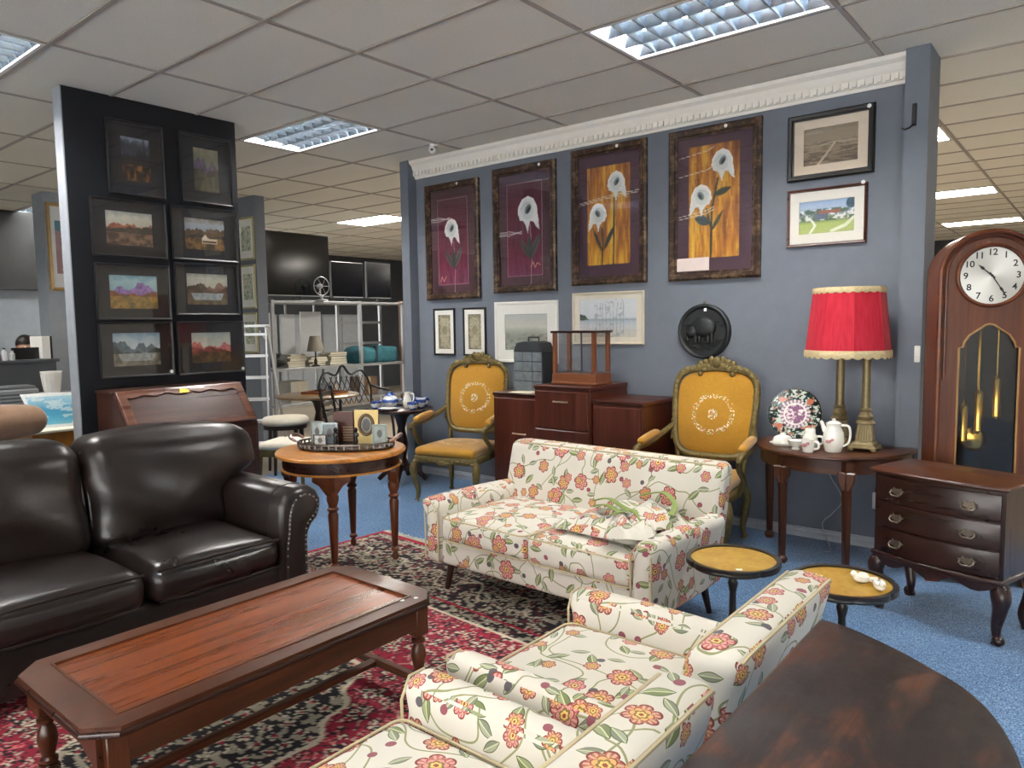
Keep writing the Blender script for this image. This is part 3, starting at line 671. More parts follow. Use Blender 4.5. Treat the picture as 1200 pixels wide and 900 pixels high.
# ---------------------------------------------------------------- floral suite
PIPE = plain('#b9ab8a', .8, var=.06)
def floral_seat(name, label, cat, W_, ns, loc, rotz, o, group=None):
    t = thing(name, label, cat, loc, rotz, group); hw = W_/2; ar = .115
    lean = lambda x, y, z: (x, y+max(0, z-.28)*.26, z)
    for sx in (-1, 1):
        for y, dy in ((.09, -.02), (.64, .03)):
            x0, x1 = sx*(hw-.10), sx*(hw-.07)
            obj('leg', G().tube([(x1, y+dy, -.0093 if (W_ < 1 and y > .5) else 0), (x0, y, .19)], lambda q: .014+.012*q, 10), DKW['z'], t)
    obj('base_rail', G().cushion(-hw+.02, hw-.02, .0, .72, .17, .31, .02, (0, 0, 0), 10), FLORAL, t, 50, uv=(o,))
    b_ = obj('backrest', G().cushion(-hw+.012, hw-.012, .575, .715, .22, .765, .045, (0, .012, .0), 16, lean), FLORAL, t, 60, uv=((o[0]+.13, o[1]+.3),))
    yb = .583+(.765-.28)*.26
    for yy in (yb+.006, yb+.122): obj('piping', G().tube([(-hw+.04, yy-.006, .745), (-hw+.06, yy, .757), (hw-.06, yy, .757), (hw-.04, yy-.006, .745)], .005, 6), PIPE, b_)
    iw = W_-2*ar; cw = iw/ns
    for k in range(ns):
        a = -hw+ar+k*cw
        s_ = obj('seat_cushion', G().cushion(a+.003, a+cw-.003, -.025, .625, .305, .445, .04, (0, .012, .022), 14), FLORAL, t, 60, uv=((o[0]+.21*k+.4, o[1]+.11*k),))
        for zz in (.437, .315): obj('piping', G().tube([(x, y, zz) for x, y in rrect(a+.006, a+cw-.006, -.022, .60, .035)], .0045, 6, True), PIPE, s_)
    for sx in (-1, 1):
        def af(x, y, z, sx=sx): return (x+sx*.018*max(0, (z-.40))/.13, y-(.02 if z > .45 and y < .1 else 0), z-(.02*(y-.1) if z > .45 else 0))
        a_ = obj('arm', G().cushion(sx*hw, sx*(hw-ar), -.03, .70, .17, .535, .045, (.006, .01, .008), 12, af), FLORAL, t, 60, uv=((o[0]+.7+.2*sx, o[1]+.5),))
        xs = sorted((sx*hw, sx*(hw-ar)))
        obj('piping', G().tube([(xs[0]+.006, -.028, .19), (xs[0]+.006, -.032, .48), (xs[0]+.03+.018*sx, -.045, .525), (xs[1]-.03+.018*sx, -.045, .525), (xs[1]-.006, -.032, .48), (xs[1]-.006, -.028, .19)], .0045, 6), PIPE, a_)
    return t
floral_seat('floral_sofa', 'cream floral two-seat sofa with wooden legs standing on the rug edge', 'sofa', 1.44, 2, (-2.19, 2.78, .0095), math.radians(-1.5), (0.0, .05))
floral_seat('floral_armchair', 'cream floral armchair in front, next to the half-round dark table', 'armchair', .72, 1, (-1.41, 1.81, .0095), -PI/2, (.55, .27), 'floral armchairs')
floral_seat('floral_armchair', 'cream floral armchair at the bottom edge of the photo, mostly cut off', 'armchair', .72, 1, (-1.41, 1.02, .0095), -PI/2, (1.33, .61), 'floral armchairs')
# crumpled covers on the sofa
t = thing('folded_covers', 'crumpled floral covers with green edging piled on the floral sofa', 'cushion cover', (-1.80, 3.05, .487), math.radians(-12))
GREEN = plain('#7f9050', .8)
def fold(cx, cy, z0, lx, ly, ph, amp, rz, th=.03):
    def fn(u, v, top):
        x = (u-.5)*lx; y = (v-.5)*ly; e = 1-max(abs(2*u-1), abs(2*v-1))**4
        z = z0+(amp*(.5+.5*math.sin(7*u+ph)*math.cos(5*v+ph*2))+amp*.5*math.sin(15*u+9*v+ph))*e+(th*e if top else -.002)
        c, s_ = math.cos(rz), math.sin(rz); return (cx+x*c-y*s_, cy+x*s_+y*c, max(z, -.005))
    return G().surf(lambda u, v: fn(u, v, 1), 18, 14).surf(lambda u, v: fn(u, v, 0), 18, 14)
for i, a in enumerate(((-.06, -.02, .0, .48, .36, .3, .035, .15, .05), (.06, .08, .055, .42, .30, 1.9, .03, -.3, .045), (.12, -.08, .03, .24, .26, 4.1, .04, .7, .035))):
    obj('cover', fold(*a), FLORAL, t, 60, uv=((.3*i, .9),))
for P in ([(-.22, .02, .10), (-.1, .0, .135), (.03, -.03, .12), (.12, -.02, .10)], [(-.20, .0, .08), (-.08, -.03, .11), (.03, -.06, .10)], [(-.05, .19, .13), (.08, .2, .165), (.2, .14, .14), (.25, .05, .11)], [(.0, -.09, .09), (.09, -.04, .12), (.17, -.06, .09)]):
    obj('green_edging', G().tube(spline(P), .0045, 6, sx=3.6), GREEN, t)

# ---------------------------------------------------------------- coffee table
t = thing('coffee_table', 'long mahogany coffee table with chamfered corners in front of the leather sofa', 'coffee table', (-2.33, 1.35, .0095), 0)
hx, hy, ch, zt = .315, .645, .075, .425
def cham(a, b, c): return [(-a+c, -b), (a-c, -b), (a, -b+c), (a, b-c), (a-c, b), (-a+c, b), (-a, b-c), (-a, -b+c)]
inn = [(-hx+.075, -hy+.10), (hx-.075, -hy+.10), (hx-.075, hy-.10), (-hx+.075, hy-.10)]
obj('top_frame', G().prism(cham(hx, hy, ch), zt-.034, zt, 'xy', b=.0, holes=[inn]), MAH['y'], t)
obj('top_edge', G().prism(cham(hx+.008, hy+.008, ch), zt-.030, zt-.012, 'xy', b=.006, b0=.006), DKW['y'], t)
obj('top_panel', G().box(-hx+.074, hx-.074, -hy+.099, hy-.099, zt-.02, zt-.006), SAP['y'], t, 0)
obj('panel_bead', G().prism([(-hx+.068, -hy+.093), (hx-.068, -hy+.093), (hx-.068, hy-.093), (-hx+.068, hy-.093)], zt-.01, zt+.003, 'xy', holes=[[(-hx+.076, -hy+.101), (hx-.076, -hy+.101), (hx-.076, hy-.101), (-hx+.076, hy-.101)]]), MAH['y'], t, 0)
for sx in (-1, 1): obj('apron', G().box(sx*(hx-.05), sx*(hx-.028), -hy+.06, hy-.06, zt-.125, zt-.03, .003), MAH['y'], t, 0)
for sy in (-1, 1): obj('apron', G().prism([(-hx+.05, zt-.03), (hx-.05, zt-.03), (hx-.05, zt-.13), (hx-.10, zt-.115), (hx-.16, zt-.085), (-hx+.16, zt-.085), (-hx+.10, zt-.115), (-hx+.05, zt-.13)], sy*(hy-.05), sy*(hy-.028), 'xz'), MAH['x'], t, 0)
TL = [(.020, 0), (.027, .006), (.027, .03), (.018, .042), (.026, .05), (.026, .06), (.016, .066)]
tp = [(.016, .10), (.027, .108), (.027, .118), (.018, .126), (.024, .15), (.031, .185), (.026, .215), (.017, .232), (.028, .242), (.028, .252), (.018, .258), (.022, .268)]
for sx in (-1, 1):
    for sy in (-1, 1):
        x, y = sx*(hx-.055), sy*(hy-.075)
        l = obj('leg', G().lathe(TL+[(.016, .07)], 18, (x, y, 0)).lathe([(.016, .09)]+tp+[(.02, .29)], 18, (x, y, 0)).box(x-.03, x+.03, y-.03, y+.03, .27, zt-.03, .003).box(x-.026, x+.026, y-.026, y+.026, .066, .10, .003), MAH['z'], t)
for sy in (-1, 1): obj('stretcher', G().box(-hx+.055, hx-.055, sy*(hy-.075)-.018, sy*(hy-.075)+.018, .068, .098, .004), MAH['x'], t, 0)
obj('long_stretcher', G().box(-.018, .018, -hy+.075, hy-.075, .07, .096, .004), MAH['y'], t, 0)
for q in ((.25, .50), (.275, .55)): obj('price_sticker', G().lathe([(.009, zt+.0005), (.009, zt+.0015)], 12, (q[0], q[1], 0)), STICK, t)

# ---------------------------------------------------------------- oak centre table with tray
OX, OY, OZ = -3.71, 2.83, .725
t = thing('oak_table', 'round honey oak table on turned dark legs holding the silver tray', 'table', (OX, OY, .0095), .18)
obj('table_top', G().lathe([(.0, OZ-.03), (.385, OZ-.03), (.40, OZ-.024), (.402, OZ-.010), (.395, OZ-.002), (.385, OZ), (0, OZ)], 48), OAK['x'], t)
obj('apron', G().lathe([(.355, OZ-.105), (.36, OZ-.105), (.36, OZ-.03), (.34, OZ-.03), (.34, OZ-.105), (.355, OZ-.105)], 48), DKW['x'], t)
obj('apron_bead', G().lathe([(.352, OZ-.115), (.37, OZ-.113), (.372, OZ-.103), (.352, OZ-.10)], 48), OAK['x'], t)
for k in range(4):
    a = k*PI/2+.55; x, y = .32*math.cos(a), .32*math.sin(a)
    pr = [(.012, 0), (.02, .01), (.02, .035), (.014, .05), (.026, .06), (.026, .075), (.016, .085), (.02, .11), (.03, .38), (.022, .40), (.034, .41), (.034, .42), (.024, .43), (.036, .47), (.036, .49), (.024, .51), (.035, .52), (.035, .61)]
    l = obj('leg', G().lathe(pr, 16, (x, y, 0)), CLK['z'], t)
    g = G().prism([(-.11, .61), (-.11, .585), (-.07, .56), (-.05, .53), (-.028, .50), (.028, .50), (.05, .53), (.07, .56), (.11, .585), (.11, .61)], -.016, .016, 'xz')
    g.mat(Matrix.Translation((x*1.04, y*1.04, 0)) @ Matrix.Rotation(a+PI/2, 4, 'Z')); obj('bracket', g, CLK['x'], l, 0)
TZ = OZ+.011
t = thing('serving_tray', 'oval silver gallery tray on the round oak table', 'tray', (OX+.01, OY+.03, TZ), .60)
SILV = plain('#6d6660', .35, .9, .2, 30)
obj('tray_base', G().lathe([(0, .014), (.30, .014), (.305, .02), (.31, .014), (.30, .004), (0, .004)], 40, sy=.62), plain('#3a2f2a', .35, .2), t)
obj('gallery_rail', G().tube([(.305*math.cos(a), .19*math.sin(a), .040) for a in [2*PI*i/40 for i in range(40)]], .006, 6, True), SILV, t)
g = G()
for i in range(40): a = 2*PI*i/40; g.box(.305*math.cos(a)-.004, .305*math.cos(a)+.004, .19*math.sin(a)-.004, .19*math.sin(a)+.004, .014, .04)
q_ = obj('gallery_posts', g, SILV, t); q_['kind'] = 'stuff'
for s_ in (-1, 1): obj('tray_handle', G().tube(spline([(s_*.30, -.07, .05), (s_*.335, -.06, .07), (s_*.35, 0, .08), (s_*.335, .06, .07), (s_*.30, .07, .05)], 5), lambda q: .009+.004*math.sin(q*PI), 8), plain('#a88f88', .3, .8), t)
for a in (.6, 2.5, 3.8, 5.6): obj('tray_foot', G().ball((.24*math.cos(a), .15*math.sin(a), .006), (.012, .012, .007), 8, 5), SILV, t)
def on_tray(x, y):   # tray-local to world
    c, s_ = math.cos(.60), math.sin(.60); return (OX+.01+x*c-y*s_, OY+.03+x*s_+y*c, TZ+.0145)
def stand_frame(name, label, x, y, w_, h_, rim, rmat, inner, rz=.60, lean=.0, oval=False, cat='picture frame'):
    w_ *= 1.22; h_ *= 1.22; t = thing(name, label, cat, on_tray(x, y), rz)
    g = G().prism([(-w_/2, 0), (w_/2, 0), (w_/2, h_), (-w_/2, h_)], -.008, .008, 'xz', holes=[circle(w_*.27, 24, (0, h_*.56), h_*.27) if oval else [(-w_/2+rim, rim), (w_/2-rim, rim), (w_/2-rim, h_-rim), (-w_/2+rim, h_-rim)]])
    obj('frame', g, rmat, t, 0); p = Paint(w_*.9, h_*.9, 24, 30, inner); p.lay((p.n(4, 5, int(h_*1000)) > .55)*.5, '#9a9a98'); p.ell(.5, .55, .2, .22, '#6b6a68')
    obj('photo', p.mesh('photo', attrmat(.5), y=-.002, z0=h_*.05), None, t)
    if oval: obj('oval_rim', G().tube([(w_*.29*math.cos(a), -.009, h_*.56+h_*.29*math.sin(a)) for a in [2*PI*i/32 for i in range(32)]], .011, 8, True), plain('#6e5a44', .5, .2, .2, 60), t)
    obj('easel_strut', G().box(-.01, .01, .008, .05, 0, h_*.6, .002), BLACK, t, 0); return t
stand_frame('photo_frame', 'tall cream frame with an oval picture standing on the tray', .115, .07, .125, .175, .012, plain('#d9bf7e', .45, .1), '#cfc7bb', oval=True)
stand_frame('photo_frame', 'clear upright glass frame at the left end of the tray', -.195, .03, .07, .12, .008, plain('#aab4b2', .2, .3), '#b9c2c0', rz=.4)
stand_frame('photo_frame', 'grey photo frame second from the left on the tray', -.105, .005, .085, .115, .009, plain('#a3adb0', .25, .5), '#8e979a')
stand_frame('photo_frame', 'small white framed picture at the front of the tray', -.135, -.09, .068, .066, .006, plain('#2a2826', .4), '#dedcd6')
stand_frame('photo_frame', 'grey-green frame at the right end of the tray', .215, .01, .075, .105, .012, plain('#8b9a92', .4), '#a9b3ad', rz=.75)
t = thing('wooden_letter_box', 'brown wooden box with slatted front standing on the tray', 'box', on_tray(-.04, .095), .60)
obj('box_body', G().box(-.065, .065, -.01, .03, 0, .20, .003), TEAK['x'], t, 0)
for k in range(6): obj('slat', G().box(-.005, .06, -.014, -.009, .012+k*.017, .022+k*.017, .001), plain('#8a7358', .5), t, 0)
for q, lb in ((-.055, 'dark carved figurine on the tray, left of the pair'), (.075, 'dark carved figurine on the tray, right of the pair')):
    t = thing('figurine', lb, 'figurine', on_tray(q, -.035), .5)
    obj('plinth', G().box(-.016, .016, -.014, .014, 0, .014, .002), BLACK, t, 0); obj('figure', G().lathe([(.012, .012), (.015, .03), (.011, .05), (.017, .068), (.012, .082), (.008, .088), (.014, .098), (.013, .108), (.004, .116)], 12).ball((.012, -.006, .07), (.012, .008, .014), 8, 6), EBON, t)

# ---------------------------------------------------------------- gilt armchairs
def carve(g, path, n, r, seed, sc=(1, 1, 1)):
    rs = random.Random(seed); P = spline(path, 10)
    for i in range(n):
        p = P[int(i/(n-1)*(len(P)-1))]; k = r*rs.uniform(.7, 1.3); g.ball((p.x+rs.uniform(-.3, .3)*r, p.y-r*.3, p.z+rs.uniform(-.3, .3)*r), (k*sc[0], k*.7*sc[1], k*sc[2]), 6, 4)
GOLD_BACK = mk_gold((0, .845, 'xz', .135, 1.05)); GOLD_SEAT = mk_gold((0, .27, 'xy', .16, 1.1))
def cab(g, x, y, z1, sx, sy, h=None, r=.024, ball=True, knee=1.35):
    P = spline([(x, y, z1), (x+sx*.022, y+sy*.022, z1*.80), (x+sx*.014, y+sy*.014, z1*.55), (x-sx*.004, y-sy*.004, z1*.28), (x, y, z1*.10), (x+sx*.008, y+sy*.008, .012)], 5)
    R = lambda q: r*(1.15+(knee-1.15)*math.sin(min(1, q*3)*PI) if q < .33 else 1.15-.62*(q-.33)/.5 if q < .83 else .53+.5*(q-.83)/.17)
    g.tube(P, R, 10)
    if ball: g.ball((x+sx*.014, y+sy*.014, r*.85), (r*1.0, r*1.0, r*.85), 10, 7)
    return g
def gilt_chair(label, loc, rz):
    t = thing('gilt_armchair', label, 'armchair', loc, rz, 'carved gilt armchairs'); hw = .30; D = .58
    lean = lambda z: .53+max(0, z-.45)*.20
    for sx in (-1, 1):
        obj('leg', cab(G(), sx*.275, .03, .36, sx, -1, r=.026, ball=False), ANTQ, t)
        obj('leg', cab(G(), sx*.235, D-.03, .36, sx*.6, 1, r=.024, ball=False), ANTQ, t)
    out = [(-.30, .02), (-.22, -.018), (-.1, -.008), (0, -.022), (.1, -.008), (.22, -.018), (.30, .02), (.29, .3), (.25, D), (-.25, D), (-.29, .3)]
    g = G().prism(out, .345, .405, 'xy', b=.012, b0=.01)
    for k in range(13): u = -.27+.54*k/12; g.ball((u, -.018+.01*abs(math.sin(u*9)), .362-.012*math.cos(u*20)), (.02, .012, .013), 6, 4)
    g.ball((0, -.028, .355), (.05, .014, .026), 8, 6); obj('seat_rail', g, ANTQ, t, 50)
    obj('seat', G().cushion(-.285, .285, -.005, D-.02, .395, .475, .035, (0, .012, .03), 14, lambda x, y, z: (x*(1-.14*max(0, y)/D), y, z)), GOLD_SEAT, t, 60)
    # back
    zc, hh, ww = .845, .265, .255
    def loop(sx, sz, n=40):
        o = []
        for i in range(n):
            a = 2*PI*i/n; c, s_ = math.cos(a), math.sin(a); e = .42
            x = sx*math.copysign(abs(c)**e, c); z = zc+sz*math.copysign(abs(s_)**e, s_); x *= 1+.07*(z-zc)/sz; z += .025*(1-(x/sx)**2)*(s_ > 0)
            o.append((x, lean(z), z))
        return o
    fr = loop(ww+.03, hh+.03); obj('back_frame', G().tube(fr, .024, 8, True), ANTQ, t)
    lp = loop(ww+.006, hh+.006); c_ = (0, lean(zc), zc)
    def panel(u, v):
        i = int(round(u*40)) % 40; p = lp[i]; k = v; bulge = .035*(1-k**3)
        return (c_[0]+(p[0]-c_[0])*k, lean(c_[2]+(p[2]-c_[2])*k)-bulge, c_[2]+(p[2]-c_[2])*k)
    obj('backrest', G().surf(panel, 40, 9, True).surf(lambda u, v: (lambda q: (q[0], lean(q[2])+.02, q[2]))(panel(u, v)), 40, 9, True), GOLD_BACK, t, 70)
    g = G(); top = [p for p in fr if p[2] > zc+.2]; top.sort(key=lambda p: p[0]); carve(g, [(x, y-.004, z+.008) for x, y, z in top], 60, .020, 3)
    for k in range(9):
        x = -.16+.32*k/8; z = 1.15+.075*(1-(x/.17)**2); g.ball((x, lean(z)-.010, z), (.024, .018, .022+.008*(k % 2)), 7, 5); g.ball((x*.72, lean(z)-.022, z-.036), (.02, .014, .02), 7, 5); g.ball((x*.9, lean(z)-.016, z-.016), (.012, .016, .012), 6, 5)
    g.ball((0, lean(1.19)-.026, 1.205), (.036, .018, .04), 8, 6)
    for sx in (-1, 1): g.tube(spline([(sx*.02, lean(1.2), 1.2), (sx*.10, lean(1.19)-.01, 1.19), (sx*.17, lean(1.16)-.01, 1.158), (sx*.24, lean(1.12)-.006, 1.128), (sx*.285, lean(1.08), 1.085)], 5), .012, 7)
    obj('crest', g, ANTQ, t, 60)
    for sx in (-1, 1):
        g = G(); side = [(sx*(ww+.032), lean(z)-.012, z) for z in [.66+.03*i for i in range(14)]]; carve(g, side, 26, .014, 5+sx); obj('carved_edge', g, ANTQ, t, 60)
        obj('back_post', G().tube([(sx*.225, D-.03, .36), (sx*.232, lean(.5), .5), (sx*.25, lean(.62), .62)], .02, 8), ANTQ, t)
        a_ = obj('arm', G().tube(spline([(sx*.285, lean(.74), .76), (sx*.325, .45, .70), (sx*.345, .30, .665), (sx*.355, .14, .655), (sx*.352, .07, .64), (sx*.345, .055, .615)], 6), lambda q: .019+.006*math.sin(q*PI), 8), ANTQ, t)
        obj('arm_pad', G().cushion(sx*.345-.03, sx*.345+.03, .13, .40, .665, .705, .02, (0, 0, .012), 9, lambda x, y, z: (x-sx*.06*(y-.13)*.5, y, z+(y-.13)*.13)), GOLDF, a_, 60)
        obj('arm_support', G().tube(spline([(sx*.352, .08, .635), (sx*.335, .10, .57), (sx*.345, .17, .49), (sx*.315, .22, .43), (sx*.295, .235, .37)], 6), lambda q: .02-.004*q, 8), ANTQ, a_)
    return t
gilt_chair('mustard upholstered gilt armchair left of the long cabinet, beneath two narrow prints', (-4.22, 4.25, 0), math.radians(15))
gilt_chair('mustard upholstered gilt armchair beneath the round black plaque', (-2.08, 4.25, 0), math.radians(5))

# ---------------------------------------------------------------- teak cabinet between the chairs
t = thing('sideboard', 'reddish teak sideboard with raised middle section behind the floral sofa', 'sideboard', (-3.19, 5.02, 0))
def unit(name, x0, x1, d, h):
    b_ = obj(name, G().box(x0, x1, -d, 0, .06, h-.03, .003), TEAK['z'], t, 0)
    obj('top', G().box(x0-.008, x1+.008, -d-.012, 0, h-.03, h, .005), TEAK['x'], b_, 0)
    obj('dark_band', G().box(x0+.004, x1-.004, -d-.0135, -d-.012, h-.022, h-.008), DKW['x'], b_, 0); return b_
u1 = unit('left_unit', -.70, -.252, .50, .945); u2 = unit('middle_unit', -.25, .26, .535, 1.025); u3 = unit('right_unit', .262, .68, .50, .93)
obj('plinth', G().box(-.68, .66, -.47, -.02, 0, .06), DKW['x'], t, 0)
def front(u, x0, x1, z0, z1, d, hz, kind='drawer'):
    p = obj(kind, G().box(x0, x1, -d-.016, -d-.001, z0, z1, .003), TEAK['z'], u, 0)
front(u1, -.69, -.262, .08, .90, .50, .5, 'door'); front(u2, -.24, .25, .695, .98, .535, .9); front(u2, -.24, .25, .40, .685, .535, .5); front(u2, -.24, .25, .08, .39, .535, .3); front(u3, .272, .67, .08, .885, .50, .5, 'door')
for (x, z, d) in ((-.42, .62, .52), (.01, .905, .555), (.01, .60, .555), (.40, .59, .52)):
    g = G().tube([(x-.062, -d, z), (x-.06, -d-.018, z), (x+.06, -d-.018, z), (x+.062, -d, z)], .0055, 6); obj('handle', g, plain('#cdb9a0', .3, .7), u2 if abs(x-.01) < .01 else u1 if x < 0 else u3)
t = thing('display_case', 'small wooden case with glass sides standing on the sideboard', 'display case', (-3.16, 4.72, 1.026), 0)
CW = {a: wood('#4d2814', '#6f3d20', '#8a5230', a, .4, .2) for a in 'xyz'}
obj('case_base', G().box(-.20, .20, -.115, .115, 0, .085, .004), CW['x'], t, 0); obj('base_moulding', G().box(-.208, .208, -.122, .122, 0, .02, .005), CW['x'], t, 0)
for sx in (-1, 1):
    for sy in (-1, 1): obj('post', G().box(sx*.195, sx*.165, sy*.11, sy*.085, .09, .395), CW['z'], t, 0)
obj('case_top', G().box(-.21, .21, -.122, .122, .395, .412, .004), DKW['x'], t, 0)
for sy in (-1, 1): obj('glass_pane', G().box(-.165, .165, sy*.098-.001, sy*.098+.001, .09, .395), GLASS, t, 0)
for sx in (-1, 1): obj('glass_pane', G().box(sx*.18-.001, sx*.18+.001, -.085, .085, .09, .395), GLASS, t, 0)
obj('divider', G().box(-.004, .004, -.006, .006, .09, .395), plain('#555a66', .4), t, 0)
t = thing('woven_carrier', 'charcoal woven lidded carrier basket standing on the left of the sideboard', 'basket', (-3.625, 4.72, .946), math.radians(4)); t.scale = (1.1, 1.1, 1.18)
SLA = plain('#62696d', .6, 0, .3, 30, .3); SLD = plain('#2d3236', .6, 0, .2)
obj('body', G().box(-.125, .125, -.08, .08, 0, .275, .006), SLD, t, 0)
for r in range(4):
    for k in range(3): obj('woven_panel', G().cushion(-.122+k*.0815, -.122+k*.0815+.080, -.088, -.079, .006+r*.068, .006+r*.068+.064, .004, (0, .003, 0), 7), SLA, t)
obj('lid', G().prism([(-.13, .275), (.13, .275), (.10, .335), (.045, .345), (-.045, .345), (-.10, .335)], -.084, .084, 'xz', b=.004, b0=.004), SLD, t, 0)
obj('handle', G().tube([(-.045, 0, .34), (-.045, 0, .372), (.045, 0, .372), (.045, 0, .34)], .007, 6), BLACK, t)
tag(obj('paper_sheets', G().box(-.1, .1, -.06, .06, 0, .008, .002), CREAMP, loc=(-3.62, 4.565, .946), rotz=.1), 'flat cream papers lying before the charcoal carrier on the sideboard', 'papers')

# ---------------------------------------------------------------- half-round console with lamp and china
KX, KY, KZ = -1.34, 5.0, .70
t = thing('console_table', 'half-round mahogany side table against the grey wall under the red lamp', 'console table', (KX, KY, 0))
half = [(.47*math.cos(a), -.62*abs(math.sin(a))**.9) for a in [PI*i/28 for i in range(29)]]
obj('table_top', G().prism(half, KZ-.022, KZ, 'xy', b=.008, b0=.008), MAH['x'], t)
h2 = [(.45*math.cos(a), -.02-.55*abs(math.sin(a))**.9) for a in [PI*i/28 for i in range(29)]]
obj('apron', G().prism(h2, KZ-.11, KZ-.022, 'xy'), MAH['x'], t)
for x, y in ((-.42, -.05), (.42, -.05), (-.17, -.53), (.20, -.53)):
    l = obj('leg', G().tube([(x, y, KZ-.03), (x, y-.012, .52), (x, y-.004, .3), (x, y, .05)], lambda q: .034-.012*q, 4).lathe([(.026, 0), (.034, .015), (.034, .03), (.022, .045)], 12, (x, y, 0)), MAH['z'], t, 30)
    if y < -.2: obj('knee', G().prism([(x-.05, KZ-.09), (x+.05, KZ-.09), (x+.045, KZ-.15), (x+.02, KZ-.2), (x-.02, KZ-.2), (x-.045, KZ-.15)], y-.035, y-.012, 'xz', b0=.006), MAH['z'], l, 0)
def lamp_base(t):
    obj('lamp_foot', G().prism([(-.075, -.075), (.075, -.075), (.075, .075), (-.075, .075)], .02, .04, 'xy', b=.006, b0=.004).prism([(-.06, -.06), (.06, -.06), (.06, .06), (-.06, .06)], .04, .06, 'xy', b=.012), OLDBRASS, t, 0)
    for sx in (-1, 1):
        for sy in (-1, 1): obj('paw', G().ball((sx*.062, sy*.062, .016), (.02, .02, .016), 8, 6), OLDBRASS, t)
    g = G(); g.tube([(0, 0, .055), (0, 0, .165)], lambda q: .062-.016*q, 4).mat(Matrix.Rotation(PI/4, 4, 'Z'))
    for k in range(5):
        for rt in range(4):
            o = len(g.v); u = -.028+.014*k; g.tube([(u*1.15, -.046, .065), (u*.8, -.035, .158)], .0045, 5); g.mat(Matrix.Rotation(rt*PI/2, 4, 'Z'), o)
    obj('plinth', g, OLDBRASS, t, 30)
    obj('column', G().lathe([(.05, .165), (.056, .172), (.05, .18), (.036, .19), (.042, .20), (.044, .212), (.034, .225), (.03, .24), (.036, .25), (.026, .262), (.026, .275), (.023, .56), (.03, .57), (.03, .59), (.012, .60), (.012, .66)], 16), OLDBRASS, t, 30)
t = thing('table_lamp', 'brass column table lamp with fringed red shade on the half-round table', 'table lamp', (-1.295, 4.86, KZ)); lamp_base(t)
SH = Mt('red_silk', .7, 0, .2, sheen=.05); cc = SH.co(); SH.set(Base_Color=SH.ramp(SH.noise(SH.vec(cc, (40, 40, 2)), 2, 3), [(.3, '#a91a2c'), (.7, '#c02a3c')])); SH.bump(SH.noise(SH.vec(cc, (120, 120, 3)), 2, 2), .2, .003)
SHC = (.055, -.06)
def shade_r(a, z):
    q = 8; b = (a+PI/8) % (2*PI/q)-PI/q; poly = math.cos(PI/q)/math.cos(b); R = .245-.045*(z-.59)/.42; return R*(.55*poly+.45)
g = G().surf(lambda u, v: (SHC[0]+shade_r(u*2*PI, .59+.39*v)*math.cos(u*2*PI), SHC[1]+shade_r(u*2*PI, .59+.39*v)*math.sin(u*2*PI), .59+.39*v), 64, 9, True)
sh_ = obj('lamp_shade', g, SH.mat, t, 24)
FR = plain('#cdb98e', .8, 0, .2, 90, .5)
def ringband(z0, z1, dr, sc):
    return G().surf(lambda u, v: (SHC[0]+(shade_r(u*2*PI, z0)+dr+.004*math.sin(v*PI))*math.cos(u*2*PI), SHC[1]+(shade_r(u*2*PI, z0)+dr+.004*math.sin(v*PI))*math.sin(u*2*PI), z0+(z1-z0)*v-(sc*abs(math.sin(u*PI*26))*(1-v))), 208, 4, True)
obj('lower_trim', ringband(.57, .61, .003, .012), FR, sh_); obj('upper_trim', ringband(.96, .99, .003, .008), FR, sh_)
for k in range(8):
    a = 2*PI*k/8+PI/8; obj('shade_rib', G().tube([(SHC[0]+shade_r(a, z)*math.cos(a), SHC[1]+shade_r(a, z)*math.sin(a), z) for z in (.595, .785, .975)], .003, 5), SH.mat, sh_)
t = thing('lamp_stand', 'second brass column lamp base tucked under the red shade', 'lamp base', (-1.115, 4.74, KZ)); lamp_base(t)
# famille plate on edge
t = thing('decorative_plate', 'round patterned dark green and pink plate propped behind the teapot', 'plate', (-1.60, 4.92, KZ), .1)
def plate():
    n = 150; p = Paint(.345, .345, n, n, '#26423c'); x = (p.u-.5)*2; y = (p.v-.5)*2; r = np.hypot(x, y); a = np.arctan2(y, x)
    nz = p.n(26, 26, 4, 2); n2 = p.n(18, 18, 9, 2)
    p.lay((nz > .56), '#c9d3c8'); p.lay((nz < .40), '#101918'); p.lay((n2 > .66), '#b9836f')
    for k in range(4): aa = .75+k*1.57; p.ell(.5+.37*math.cos(aa), .5+.37*math.sin(aa), .065, .055, '#c4725a')
    p.lay((r < .56), '#dccfce'); p.lay((r < .56)*(np.sin(a*22) > .2)*(r > .44), '#8f6f86'); p.lay((r < .40), '#c9a8b6'); p.lay((r < .40)*(nz > .55), '#8a5d7c'); p.lay((r < .40)*(nz < .42), '#e9e2df'); p.lay((np.abs(r-.40) < .02), '#f0ebe6'); p.lay((np.abs(r-.97) < .03), '#182522')
    keep = r <= 1.0
    return p, keep
p_, keep = plate(); me = p_.mesh('plate_face', attrmat(.2, .4))
co = np.zeros(len(me.vertices)*3); me.vertices.foreach_get('co', co); co = co.reshape(-1, 3); X_ = co[:, 0]; Z_ = co[:, 2]-.1725; r = np.hypot(X_, Z_); k_ = np.minimum(1, .1725/np.maximum(r, 1e-6)); X_ = X_*k_; Z_ = Z_*k_; r = np.hypot(X_, Z_)
co[:, 0] = X_; co[:, 2] = .1725+Z_; co[:, 1] = -.022*np.clip((r-.09)/.08, 0, 1); me.vertices.foreach_set('co', co.ravel()); me.update()
tilt = Matrix.Rotation(math.radians(-14), 4, 'X')
me.transform(tilt); obj('plate_face', me, None, t)
